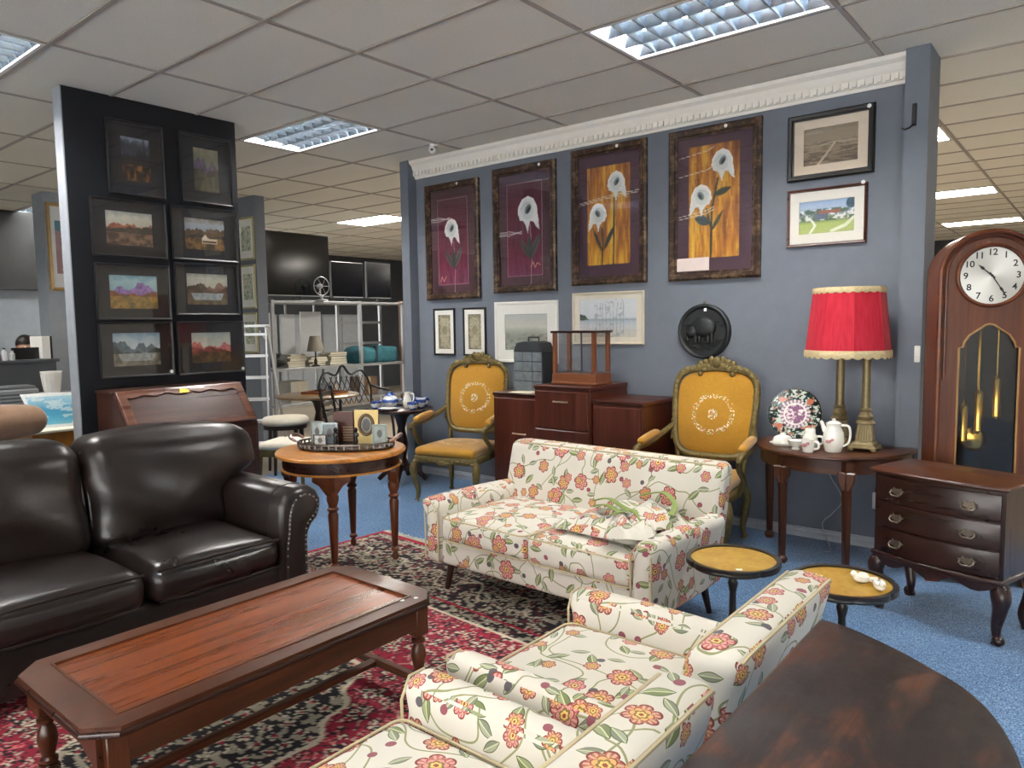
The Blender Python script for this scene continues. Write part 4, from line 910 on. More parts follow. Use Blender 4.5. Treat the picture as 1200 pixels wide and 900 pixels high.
g = G().lathe([(.0, 0), (.09, 0), (.165, .02), (.172, .026), (.172, .03), (.09, .012), (0, .010)], 40); g.mat(tilt @ Matrix.Translation((0, .012, .1725)) @ Matrix.Rotation(PI/2, 4, 'X')); obj('plate_body', g, CHINA, t)
obj('plate_easel', G().tube([(-.07, -.03, .004), (-.07, .09, .12), (.07, .09, .12), (.07, -.03, .004)], .004, 6), BLACK, t)
# china
def pot(name, label, cat, loc, prof, handle=None, spout=None, lid=None, rz=0, decal=True):
    t = thing(name, label, cat, loc, rz); obj('body', G().lathe(prof, 24), CHINA, t, 60)
    if handle: obj('handle', G().tube(spline(handle, 6), .007, 7), CHINA, t)
    if spout: obj('spout', G().tube(spline(spout[0], 5), spout[1], 8), CHINA, t)
    if lid: obj('lid', G().lathe(lid, 20), CHINA, t, 60)
    if decal: obj('painted_spray', G().ball((-.012, -prof[2][0]*.98, prof[2][1]), (.018, .004, .012), 7, 5).ball((.008, -prof[2][0]*.98, prof[2][1]+.012), (.012, .004, .01), 7, 5), plain('#c98b8b', .4, 0, .4, 60), t)
    return t
pot('china_jug', 'tall white china pitcher with handle beside the lamp bases', 'jug', (-1.255, 4.59, KZ), [(.04, 0), (.048, .006), (.062, .07), (.056, .12), (.04, .155), (.046, .175), (.042, .178), (.034, .155), (0, .15)], [(.045, 0, .165), (.085, 0, .16), (.095, 0, .11), (.085, 0, .06), (.055, 0, .04)], ([(-.05, 0, .12), (-.062, 0, .155), (-.075, 0, .185)], [.014, .014, .012, .008]), [(.04, .172), (.03, .185), (.01, .19), (.012, .2), (0, .205)])
pot('china_mug', 'white china mug standing before the patterned plate', 'mug', (-1.375, 4.50, KZ), [(.028, 0), (.032, .004), (.037, .045), (.039, .08), (.035, .08), (.03, .01), (0, .01)], [(.036, 0, .065), (.06, 0, .06), (.06, 0, .03), (.034, 0, .02)])
pot('china_teapot', 'white china teapot behind the mug on the half-round table', 'teapot', (-1.40, 4.62, KZ), [(.03, 0), (.036, .006), (.046, .04), (.044, .075), (.03, .10), (0, .10)], [(.04, 0, .08), (.07, 0, .08), (.075, 0, .045), (.045, 0, .03)], None, [(.032, .098), (.03, .125), (.022, .13), (0, .132)])
pot('china_cup', 'small white footed sugar bowl left of the mug', 'bowl', (-1.465, 4.55, KZ), [(.022, 0), (.025, .006), (.018, .014), (.04, .035), (.05, .058), (.046, .058), (.03, .03), (0, .028)], decal=False)
t = thing('butter_dish', 'white domed china butter dish at the left end of the half-round table', 'butter dish', (-1.585, 4.67, KZ), .3)
obj('dish', G().lathe([(0, .004), (.05, .004), (.062, .014), (.07, .016), (.055, 0), (0, 0)], 24, sx=1.15), CHINA, t); obj('lid', G().lathe([(.055, .012), (.056, .03), (.045, .055), (.02, .066), (0, .067)], 24, sx=1.1).ball((0, 0, .07), (.018, .008, .008), 8, 5), CHINA, t, 60)

# ---------------------------------------------------------------- longcase clock
t = thing('longcase_clock', 'arched walnut longcase clock with round dial and brass weights', 'clock', (-.50, 4.735, 0), math.radians(22))
W2, D2, H2 = .255, .26, 1.97
def arch(w_, h, n=18, k=.92): return [(-w_, 0), (w_, 0), (w_, h-w_*k)]+[(w_*math.cos(PI*i/n), h-w_*k+w_*k*math.sin(PI*i/n)) for i in range(1, n)]+[(-w_, h-w_*k)]
zb = .36
body = arch(W2, H2-zb)
obj('plinth', G().box(-.275, .275, -.015, D2, .05, zb, .006), CLK['x'], t, 0); obj('plinth_moulding', G().box(-.285, .285, -.025, D2, zb-.02, zb+.02, .008), CLK['x'], t, 0)
for sx in (-1, 1):
    for y in (-.01, D2-.07): obj('foot', G().box(sx*.275, sx*.20, y, y+.065, 0, .052, .004), CLK['x'], t, 0)
door = [(-.145, .62), (.145, .62), (.145, 1.33), (.125, 1.335), (.12, 1.36), (.095, 1.40), (.06, 1.425), (.02, 1.455), (0, 1.46), (-.02, 1.455), (-.06, 1.425), (-.095, 1.40), (-.12, 1.36), (-.125, 1.335), (-.145, 1.33)]
bz = [(x, z+zb) for x, z in body]
obj('front_panel', G().prism(bz, 0, .022, 'xz', holes=[door]), CLK['z'], t, 30)
inner = [(x*.985, zb+(z-zb)*.992) for x, z in bz]
g = G()    # case sides and arched roof
n_ = len(bz)
for ring in ((bz, .022), (bz, D2), (inner, D2), (inner, .022)): g.v += [(x, ring[1], z) for x, z in ring[0]]
for l in range(4):
    for i in range(n_): j = (i+1) % n_; m_ = (l+1) % 4; g.f.append((l*n_+i, l*n_+j, m_*n_+j, m_*n_+i))
obj('case', g, CLK['z'], t, 30)
obj('back_board', G().prism(bz, D2-.012, D2, 'xz'), plain('#0d0b0a', .8, var=.02), t, 0)
# raised arch moulding and hood bands
for rr, yy, th in ((W2-.012, -.012, .014), (W2-.04, -.006, .008)):
    P = [(-rr, yy, 1.15)]+[(-rr*math.cos(PI*i/24), yy, H2-W2*.92+rr*.92*math.sin(PI*i/24)) for i in range(25)]+[(rr, yy, 1.15)]
    obj('arch_moulding', G().tube(P, th, 8), CLK['x'], t)
for sx in (-1, 1): obj('corner_moulding', G().tube([(sx*(W2-.012), -.006, zb+.02), (sx*(W2-.012), -.006, 1.16)], .012, 8), CLK['z'], t)
obj('door_edge', G().tube([(x, -.004, z) for x, z in door], .006, 6, True), plain('#a07a4a', .35, .2), t)
obj('door_glass', G().prism(door, .010, .013, 'xz'), GLASS, t, 0)
DC = (0, 1.722)
obj('dial_rim', G().tube([(.163*math.cos(a), -.012, DC[1]+.163*math.sin(a)) for a in [2*PI*i/40 for i in range(40)]], .010, 8, True), CLK['x'], t)
DM = Mt('silver_dial', .35, .55); c = DM.co(); x_, y_, z_ = DM.sep(c); an = DM.math('ARCTAN2', z_-DC[1], x_); DM.set(Base_Color=DM.ramp((an*2.0).f('SINE')*.5+.5, [(0, '#b9b6ae'), (1, '#e6e4de')]))
dial = obj('dial', G().prism(circle(.158, 40, DC), -.006, 0, 'xz'), DM.mat, t, 0)
obj('dial_ring', G().prism(circle(.158, 40, DC), -.0068, -.006, 'xz', holes=[circle(.154, 40, DC)]), BRASS, dial, 0)
INK = plain('#16130f', .5)
for hN in range(1, 13):
    cu = bpy.data.curves.new('numeral', 'FONT'); cu.body = str(hN); cu.size = .048; cu.align_x = 'CENTER'; cu.align_y = 'CENTER'; cu.extrude = .0004; cu.offset = .0009
    to = bpy.data.objects.new('numeral', cu); C.objects.link(to); bpy.context.view_layer.update()
    me = bpy.data.meshes.new_from_object(to.evaluated_get(bpy.context.evaluated_depsgraph_get())); bpy.data.objects.remove(to)
    a = PI/2-hN*PI/6; me.transform(Matrix.Translation((.125*math.cos(a), -.0072, DC[1]+.125*math.sin(a))) @ Matrix.Rotation(PI/2, 4, 'X')); me.materials.clear(); me.materials.append(INK); obj('numeral', me, None, dial)
def hand(ang, L, wd):
    g = G().prism([(-wd, -.02), (wd, -.02), (wd*.7, L*.55), (wd*2.2, L*.66), (wd*1.2, L*.8), (0, L), (-wd*1.2, L*.8), (-wd*2.2, L*.66), (-wd*.7, L*.55)], -.0105, -.009, 'xz'); g.mat(Matrix.Translation((0, 0, DC[1])) @ Matrix.Rotation(ang, 4, 'Y')); return g
obj('hour_hand', hand(math.radians(-48), .092, .0038), INK, dial, 0); obj('minute_hand', hand(math.radians(148), .13, .0032), INK, dial, 0); obj('hub', G().ball((0, -.011, DC[1]), .007, 8, 6), INK, dial)
for x, z0, z1 in ((-.085, .80, 1.0), (-.012, .86, 1.075), (.075, .945, 1.155)):
    wgt = obj('weight', G().lathe([(.008, z0-.02), (.010, z0-.012), (.024, z0-.006), (.026, z0), (.024, z0+.006), (.024, z1-.006), (.026, z1), (.02, z1+.008), (.006, z1+.02), (.004, z1+.03)], 18, (x, .10, 0)), BRASS, t); obj('chain', G().tube([(x, .10, z1+.02), (x, .10, 1.5)], .003, 6), BRASS, wgt)
pd = obj('pendulum', G().tube([(0, .16, .80), (0, .16, 1.5)], .006, 6), BRASS, t); g = G().lathe([(0, -.012), (.05, -.010), (.068, 0), (.05, .010), (0, .012)], 28); g.mat(Matrix.Translation((-.01, .16, .80)) @ Matrix.Rotation(PI/2, 4, 'X')); obj('bob', g, BRASS, pd)

# ---------------------------------------------------------------- chest of drawers on cabriole legs
t = thing('chest_of_drawers', 'bow-fronted dark mahogany chest with three drawers and cabriole legs', 'chest of drawers', (-.605, 3.95, 0), math.radians(-17))
cw, cd, c0, c1 = .30, .355, .305, .72
def bow(x, k=0.0): return -.045*math.cos(x/cw*PI/2)**1.0+k if abs(x) < cw else k
xs = [-cw+2*cw*i/20 for i in range(21)]
outl = [(x, bow(x)) for x in xs]+[(cw, cd), (-cw, cd)]
obj('carcass', G().prism(outl, c0, c1, 'xy'), DKW['z'], t, 30)
o2 = [(x*1.075, bow(x)-.028) for x in xs]+[(cw*1.075, cd+.005), (-cw*1.075, cd+.005)]
obj('top', G().prism(o2, c1, c1+.022, 'xy', b=.009, b0=.009), MAH['x'], t, 40)
o3 = [(x*1.03, bow(x)-.014) for x in xs]+[(cw*1.03, cd), (-cw*1.03, cd)]
obj('base_moulding', G().prism(o3, c0-.02, c0+.008, 'xy', b=.008, b0=.008), DKW['x'], t, 40)
g = G(); ap = []
for i, x in enumerate(xs): ap.append((x, bow(x)-.008, c0-.02-.035*abs(math.cos(x/cw*PI*1.5))**1.5-.006))
g.v = [(x, y, c0-.01) for x, y, z in ap]+[(x, y, z) for x, y, z in ap]+[(x, y+.018, c0-.01) for x, y, z in ap]+[(x, y+.018, z) for x, y, z in ap]
for i in range(20):
    g.f += [(i, i+1, 22+i, 21+i), (42+i, 63+i, 64+i, 43+i), (21+i, 22+i, 64+i, 63+i)]
obj('front_apron', g, DKW['x'], t, 40)
dh = (c1-c0-.03)/3
for k in range(3):
    z0 = c0+.012+k*(dh+.003); z1 = z0+dh-.006
    dr = obj('drawer', G().prism([(x*.95, bow(x)-.012) for x in xs]+[(x*.95, bow(x)+.002) for x in xs[::-1]], z0, z1, 'xy', b=.004, b0=.004), DKW['x'] if k < 2 else DKW['x'], t, 30)
    for x in (-.165, .165):
        y = bow(x)-.013; zc = (z0+z1)/2; sl = math.radians(8)*(1 if x > 0 else -1)
        g = G().prism([(-.040, .004), (-.026, .009), (-.018, .02), (-.008, .012), (0, .016), (.008, .012), (.018, .02), (.026, .009), (.040, .004), (.024, -.008), (.01, -.013), (0, -.02), (-.01, -.013), (-.024, -.008)], -.004, 0, 'xz')
        g.tube([(-.028, -.006, .004), (-.03, -.018, -.008), (-.018, -.022, -.018), (.018, -.022, -.018), (.03, -.018, -.008), (.028, -.006, .004)], .004, 6).ball((-.028, -.006, .004), .006, 6, 5).ball((.028, -.006, .004), .006, 6, 5)
        g.mat(Matrix.Translation((x, y, zc)) @ Matrix.Rotation(sl, 4, 'Z')); obj('pull', g, plain('#857a6c', .4, .9, .25, 80), dr, 30)
for sx in (-1, 1): obj('leg', cab(G(), sx*(cw-.03), .03, c0-.02, sx, -1, r=.028, knee=1.5), DKW['z'], t); obj('leg', cab(G(), sx*(cw-.03), cd-.04, c0-.02, sx, 1, r=.028, knee=1.5), DKW['z'], t)

# ---------------------------------------------------------------- two small tilt-top tables
LT = Mt('tooled_leather', .45, 0, .4, .2); c = LT.co(); LT.set(Base_Color=LT.ramp(LT.noise(c, 6, 4, .6)*.7+LT.noise(c, 40, 3)*.3, [(.3, '#94641d'), (.5, '#ad8630'), (.68, '#bea148')]))
def wine_table(label, loc, rz):
    t = thing('wine_table', label, 'side table', loc, rz, 'small tilt-top tables'); z = .50; R = .188
    pie = []
    for i in range(96):
        a = 2*PI*i/96; s_ = abs(math.sin(a*4)); pie.append(((R-.004*(s_ < .25)+.004*s_)*math.cos(a), (R-.004*(s_ < .25)+.004*s_)*math.sin(a)))
    obj('table_top', G().prism(pie, z-.022, z-.006, 'xy', b=.004, b0=.006), EBON, t, 40)
    obj('raised_rim', G().prism(pie, z-.006, z+.006, 'xy', holes=[circle(R-.017, 48)]), EBON, t, 40)
    obj('leather_inset', G().lathe([(0, z-.006), (R-.015, z-.006), (R-.015, z-.002), (0, z-.002)], 48), LT.mat, t)
    obj('stem', G().lathe([(.03, .10), (.036, .12), (.03, .15), (.018, .17), (.026, .19), (.028, .22), (.016, .26), (.014, .36), (.022, .40), (.014, .42), (.024, .45), (.05, z-.03), (.06, z-.022)], 16), EBON, t)
    for k in range(3):
        a = 2*PI*k/3+.4; c_, s_ = math.cos(a), math.sin(a)
        obj('foot', G().tube([(r*c_, r*s_, h) for r, h in ((.02, .13), (.07, .125), (.12, .07), (.155, .022), (.185, .012), (.20, .012))], lambda q: .02-.008*q, 8), EBON, t)
wine_table('small round table with gold leather top beside the floral sofa arm', (-1.17, 2.87, .0095), .2)
wine_table('small round gold-topped table holding two white porcelain birds', (-.745, 2.89, 0), .5)
for x, y, rz, lb in ((-.685, 2.92, .4, 'white porcelain bird figurine, left of the two on the gold table'), (-.615, 2.875, 2.2, 'white porcelain bird figurine, right of the two on the gold table')):
    t = thing('porcelain_bird', lb, 'figurine', (x, y, .498), rz); obj('body', G().ball((0, 0, .019), (.032, .018, .017), 12, 8).ball((-.028, 0, .034), (.013, .012, .013), 10, 7), CHINA, t, 70)
    obj('tail', G().prism([(.02, -.006), (.055, -.014), (.055, .014), (.02, .006)], .018, .024), CHINA, t, 0); obj('wing', G().ball((.004, .012, .028), (.022, .008, .012), 8, 6).ball((.004, -.012, .028), (.022, .008, .012), 8, 6), CHINA, t, 70); obj('beak', G().ball((-.042, 0, .034), (.006, .003, .003), 6, 4), plain('#c99a4a', .4), t)
tag(obj('price_label', G().box(-.018, .018, -.012, .012, 0, .001), STICK, loc=(-.80, 2.86, .4985), rotz=.3), 'white oval price label on the gold table left of the birds', 'label')
tag(obj('price_label', G().box(-.012, .012, -.009, .009, 0, .001), STICK, loc=(-1.10, 2.76, .508), rotz=.6), 'tiny white price label on the gold table by the sofa arm', 'label')

# ---------------------------------------------------------------- half-round table in the foreground
t = thing('demilune_table', 'dark worn half-round table with its straight side to the floral armchair, lower right corner', 'table', (-.497, 1.25, 0))
pts = [(0, .49), (.06, .482), (.12, .455), (.19, .415), (.25, .372), (.31, .325), (.36, .258), (.392, .19), (.415, .12), (.428, .05)]
outl = pts+[(x, -y) for x, y in pts[::-1]]; sm = [(v.x, v.y) for v in spline([(x, y, 0) for x, y in outl], 4)]
DT = Mt('worn_tabletop', .5, 0, .35, 0); c = DT.co(); a = DT.noise(DT.vec(c, (26, 1.0, 9)), 1.5, 5, .62, .4); b = DT.noise(DT.vec(c, (3.2, 1.1, 3)), 2.4, 5, .62, .6); e_ = DT.noise(DT.vec(c, (90, 5, 60)), 2, 3, .6); f2 = DT.noise(c, 14, 5, .7)
DT.set(Base_Color=DT.mix(DT.rng(b*.8+f2*.2, .50, .60, 0, .8), DT.ramp(a*.6+f2*.4, [(.3, '#120a0a'), (.5, '#1f1211'), (.7, '#30201b')]), DT.ramp(a*.7+f2*.3, [(.3, '#2e170f'), (.5, '#4a2717'), (.7, '#6a3d22')])), Roughness=DT.rng(f2, .3, .7, .42, .62)); DT.bump(e_, .12, .003)
obj('table_top', G().prism(sm, .772, .80, 'xy', b=.008, b0=.006), DT.mat, t, 40)
obj('top_moulding', G().prism([(x*.985+.002, y*.985) for x, y in sm], .755, .773, 'xy', b0=.006), DKW['y'], t, 40)
obj('apron', G().prism([(.012+x*.90, y*.9) for x, y in sm], .67, .757, 'xy'), DKW['y'], t, 40)
for x, y in ((.035, .39), (.035, -.39), (.33, .18), (.33, -.18)): obj('leg', cab(G(), x, y, .68, 1 if x > .1 else 0, 1 if y > 0 else -1, r=.03), DKW['z'], t)
# ---------------------------------------------------------------- pictures
PAINT = attrmat(.55); BRONZE = Mt('bronze_frame', .42, .25); c = BRONZE.co(); BRONZE.set(Base_Color=BRONZE.ramp(BRONZE.noise(c, 28, 4, .65)*.6+BRONZE.noise(c, 8, 3)*.4, [(.34, '#1d1210'), (.5, '#3c2a20'), (.66, '#7a644c')])); BRONZE.bump(BRONZE.noise(c, 60, 3), .3, .004); BRONZE = BRONZE.mat
BLKF = plain('#101012', .35, var=.15, coat=.3); DKSIL = plain('#2a2a2c', .35, .3, .1)
def picture(name, label, cat, loc, rz, w_, h_, fw, fmat, depth, art, mount=None, mount_w=0, glass=True, group=None, sticker=None, prof=None, fw_name='frame'):
    t = thing(name, label, cat, loc, rz, group)
    pr = prof or [(0, 0), (0, -depth*.7), (fw*.25, -depth), (fw*.7, -depth*.85), (fw*.8, -depth*.5), (fw, -depth*.45), (fw, 0)]
    obj(fw_name, G().frame(w_, h_, pr), fmat, t, 25)
    iw, ih = w_-2*fw, h_-2*fw
    if mount: obj('mount', G().prism([(-iw/2-.002, fw-.002), (iw/2+.002, fw-.002), (iw/2+.002, fw+ih+.002), (-iw/2-.002, fw+ih+.002)], -.008, -.003, 'xz', holes=[[(-art.w/2+.001, fw+(ih-art.h)/2+.001), (art.w/2-.001, fw+(ih-art.h)/2+.001), (art.w/2-.001, fw+(ih+art.h)/2-.001), (-art.w/2+.001, fw+(ih+art.h)/2-.001)]]), mount, t, 0)
    obj('artwork', art.mesh('artwork', PAINT, y=-.0035 if mount else -.006, z0=fw+(ih-art.h)/2), None, t)
    obj('backing', G().box(-iw/2-.004, iw/2+.004, -.003, -.0005, fw-.004, fw+ih+.004), plain('#4a4038', .8), t, 0)
    if glass: obj('glass', G().box(-iw/2-.003, iw/2+.003, -.0135, -.0115, fw-.003, fw+ih+.003), GLASS, t, 0)
    if sticker: obj('price_sticker', (lambda g: g.mat(Matrix.Translation((sticker[0]*w_/2, -depth-.001, sticker[1]*h_)) @ Matrix.Rotation(PI/2, 4, 'X')))(G().lathe([(.013, 0), (.013, .001)], 12)), STICK, t)
    return t
def lily(p, cx, cy, s, seed, flip=1):
    # white calla head: rounded hood, two drooping tips, dark throat
    A = p.asp; f = lambda x, y: (cx+flip*x*s, cy+y*s/A)
    pts = [(-.66, -.05), (-.62, .35), (-.35, .75), (.05, .9), (.42, .72), (.66, .3), (.70, -.15), (.78, -.55), (.86, -1.0), (.62, -.82), (.42, -.5), (.2, -.48), (.1, -.75), (.02, -1.15), (-.12, -.7), (-.3, -.42), (-.55, -.38)]
    p.poly([f(x, y) for x, y in pts], '#dfe0de'); m = p.n(30, 40, seed, 3)
    p.ell(*f(.0, .12), .42*s, .52*s/A, '#cdd3d1', .3); p.ell(*f(.05, .2), .19*s, .30*s/A, '#6b7a7e', -.6*flip); p.ell(*f(.08, .16), .09*s, .20*s/A, '#2a3236', -.6*flip); p.line([f(-.5, .2), f(-.2, .5), f(.2, .55)], .02*s, '#a9b4b4')
    p.line([f(x, y) for x, y in pts[:8]], .02*s*1.5, '#f4f4f2')
def leafp(p, x0, y0, x1, y1, wd, c, c2='#1f2a26'):
    n = 14
    for k in range(n):
        q = k/(n-1); p.ell(x0+(x1-x0)*q, y0+(y1-y0)*q, wd*math.sin(PI*min(1, q*.95+.05))+.002, (wd*math.sin(PI*min(1, q*.95+.05))+.004)/p.asp*1.1, c)
    p.line([(x0, y0), (x1, y1)], .006, c2)
def calla(kind):
    aw, ah = .70-.13, 1.10-.13; p = Paint(aw, ah, 100, 170, '#4d343c'); A = p.asp
    st = p.n(14, 3, 20+kind, 4); fn = p.n(60, 8, 30+kind, 3)
    if kind < 2:
        p.c = p.c*(.85+.3*fn[..., None]); x0, x1, y0, y1 = .16, .84, .08, .91
        m = ((p.u > x0) & (p.u < x1) & (p.v > y0) & (p.v < y1)).astype(float)
        for k in range(3): p.c[..., k] = p.c[..., k]*(1-m)+m*np.interp(p.v+st*.3, [0.1, .45, .8, 1.2], [h3('#7a4560')[k], h3('#6b1d3a')[k], h3('#5c1a30')[k], h3('#5a4048')[k]])
        p.lay(m*(fn > .62)*.5, '#3e1426')
        for xa in (x0, x1): p.line([(xa, y0), (xa, y1)], .005, '#a9838a')
        for ya in (y0, y1): p.line([(x0, ya), (x1, ya)], .005, '#a9838a')
        cx, cy = (.47, .60) if kind == 0 else (.56, .64)
        p.line([(cx+.05, cy-.1), (cx+.08, .28), (cx+.06, .0)], .006, '#a8938c')
        leafp(p, cx+.06, .24, cx+.24, .45, .055, '#56574f'); leafp(p, cx+.04, .24, cx-.16, .42, .05, '#4c4d48'); leafp(p, cx+.06, .22, cx+.03, .44, .05, '#3f423e')
        lily(p, cx, cy, .22 if kind == 0 else .27, 5+kind, 1)
        y_ = .72 if kind == 0 else .47
        for d in (-.012, .0, .012): p.line([(.0, y_+d), (.2, y_+d*1.6), (.45, y_-d)], .005, '#d8d2cf')
        p.line([(.62, .16), (.66, .2), (.7, .15), (.74, .19), (.8, .17)] if kind else [(.2, .11), (.24, .16), (.28, .11), (.33, .16)], .008, '#c98a7a')
    else:
        p.c = np.zeros_like(p.c)+h3('#4a3240'); p.c *= (.9+.2*fn[..., None]); x0, x1, y0, y1 = (.15, .84, .10, .90) if kind == 2 else (.16, .83, .10, .93)
        m = ((p.u > x0) & (p.u < x1) & (p.v > y0) & (p.v < y1)).astype(float); mixv = np.clip(st*1.5-.25+(.35-p.v)*.25, 0, 1)
        for k in range(3): p.c[..., k] = p.c[..., k]*(1-m)+m*np.interp(mixv, [0, .35, .6, 1], [h3('#6e3a22')[k], h3('#b0702a')[k], h3('#cf9a34')[k], h3('#e0bb4c')[k]])
        p.lay(m*(fn > .66)*.45, '#7a3f22')
        hd = ((.62, .74), (.33, .50)) if kind == 2 else ((.60, .78), (.33, .54))
        p.line([(hd[0][0]-.03, hd[0][1]-.1), (hd[0][0]-.04, .1)] if kind == 2 else [(.55, .68), (.47, .45), (.46, .1)], .012, '#2e3a36'); p.line([(hd[1][0]+.06, hd[1][1]-.1), (.40, .25), (.39, .1)] if kind == 2 else [(.40, .46), (.47, .3), (.46, .1)], .012, '#33302a')
        if kind == 2: leafp(p, .42, .22, .60, .42, .03, '#3a4642'); leafp(p, .4, .2, .24, .40, .025, '#4a4438')
        else: leafp(p, .45, .36, .24, .40, .05, '#3b4a50'); leafp(p, .5, .56, .72, .60, .035, '#3b4438'); leafp(p, .47, .3, .62, .44, .025, '#54503a')
        for cx, cy in hd: lily(p, cx, cy, .20, 9+kind, 1 if cx > .5 else -1)
        for yy in ((.605, .62) if kind == 2 else (.40, .42, .72, .86)): p.line([(.02, yy), (.4, yy+.03), (.98 if kind == 2 else .5, yy+.055)], .004, '#e2dccb')
    return p
for i, (xc, z, lb) in enumerate(((-4.87, 1.74, 'leftmost maroon calla lily painting in a wide bronze frame'), (-4.0, 1.775, 'second maroon lily painting from the left, large bloom at its centre'), (-3.14, 1.805, 'orange painting of two lilies, third of the four large frames'), (-2.25, 1.80, 'rightmost orange painting of two lilies with dark leaves in bronze frame'))):
    t = picture('lily_painting', lb, 'painting', (xc, WY, z), 0, .70, 1.10, .065, BRONZE, .04, calla(i), glass=True, group='large framed lily paintings', sticker=((.28, .975) if i != 1 else (.55, .975)))
    if i == 3: obj('pale_strip', G().box(-.285, -.03, -.016, -.014, .07, .165), plain('#d8c8c2', .6, var=.06), t, 0)  # pale pinkish strip over the lower left of the last painting
def landscape(w_, h_, seed, sky, hill, ground, hz=.55, water=None, house=False):
    nx = 64; p = Paint(w_, h_, nx, max(20, int(nx*h_/w_))); n1 = p.n(3, 3, seed, 4); n2 = p.n(9, 7, seed+1, 4); n3 = p.n(20, 14, seed+2, 3)
    for k in range(3): p.c[..., k] = np.interp(p.v+(n2-.5)*.35, [hz, .8, 1], [h3(sky[0])[k], h3(sky[1])[k], h3(sky[2])[k]])
    r1 = hz+.62*(vnoise(p.u, p.u*0+.3, 5, 1, seed+3, 4)-.38); p.lay((p.v < r1).astype(float), h3(hill[0])[None, None]*(.7+.6*n3[..., None]))
    r2 = hz-.06+.62*(vnoise(p.u, p.u*0+.6, 3, 1, seed+5, 4)-.5); p.lay((p.v < r2).astype(float), h3(hill[1])[None, None]*(.6+.8*n2[..., None]))
    g_ = hz-.17; gr = np.clip((n2-.35)*3, 0, 1)[..., None]; m = (p.v < g_+.05*(n1-.5)); p.lay(m.astype(float), h3(ground[0])*(1-gr)+h3(ground[1])*gr)
    if water: p.lay((m & (p.v > .14) & (np.abs(p.u-.5) < .40-(g_-p.v)*.3)).astype(float)*.85, h3(water)[None, None]*(.75+.5*n3[..., None]))
    if house: p.rect(.42, .8, .22, .36, '#d6cbb2'); p.poly([(.40, .36), (.5, .5), (.6, .36)], '#d9d2c0'); p.rect(.44, .78, .24, .3, '#5a4636')
    return p
LS = [(2.405, 2.435, .39, .51, (.20, .30), ('#4a5160', '#2b2f3a', '#8d97a5'), ('#23252c', '#2a221c'), ('#1e1712', '#a8703a'), None, 'upper left small portrait-format dark woodland picture on the black partition'),
      (2.925, 2.44, .41, .51, (.20, .32), ('#8a8a70', '#7f7f68', '#9a957c'), ('#6b5a72', '#4f4a3c'), ('#4d4b39', '#6f6a50'), None, 'upper right small picture of purple mountains on the black partition'),
      (2.335, 2.005, .51, .395, (.32, .235), ('#b9b7a6', '#c9c7b8', '#a4aaa2'), ('#9a5a3e', '#3e3a2e'), ('#4a3a2e', '#8a6a58'), None, 'second row left landscape with red cliffs on the black partition'),
      (2.89, 2.01, .52, .40, (.32, .235), ('#8f9aa8', '#a7adb5', '#7d7462'), ('#5c4a36', '#33302a'), ('#3c3022', '#8a6a40'), 'house', 'second row right landscape with a white cottage on the black partition'),
      (2.34, 1.565, .51, .39, (.33, .235), ('#8fb0b8', '#a6c2c4', '#7aa0b0'), ('#8a6aa0', '#7a4a34'), ('#6a5a2c', '#a8803c'), None, 'third row left landscape with violet hills on the black partition'),
      (2.89, 1.60, .51, .39, (.33, .235), ('#b4b2a2', '#c4c2b4', '#a2a296'), ('#7a5a4e', '#54402e'), ('#5e4c34', '#7a6a48'), '#a7b2b8', 'third row right landscape with a pale lake on the black partition'),
      (2.34, 1.16, .51, .39, (.33, .235), ('#c0c8c8', '#a8b8c0', '#7a98ae'), ('#58666e', '#3a4440'), ('#5a5448', '#8a8270'), '#9aa2a0', 'bottom left stormy lake landscape on the black partition'),
      (2.90, 1.15, .54, .40, (.32, .23), ('#c8c6b4', '#b8bcb0', '#a2aeb0'), ('#b0625a', '#7a3e32'), ('#4a3a24', '#7a5a34'), None, 'bottom right landscape of jagged red mountains on the black partition')]
MAT_DK = plain('#1b1a1d', .7, var=.05)
for i, (yc, z, w_, h_, a, sky, hill, gr, ex, lb) in enumerate(LS):
    art = landscape(a[0], a[1], 40+7*i, sky, hill, gr, .55 if i != 7 else .5, ex if ex and ex[0] == '#' else None, ex == 'house')
    picture('landscape_picture', lb, 'picture', (-5.373, yc, z), PI/2, w_, h_, .014, DKSIL, .026, art, MAT_DK, group='landscapes on the black partition', sticker=(.9, .06) if i > 5 else None)
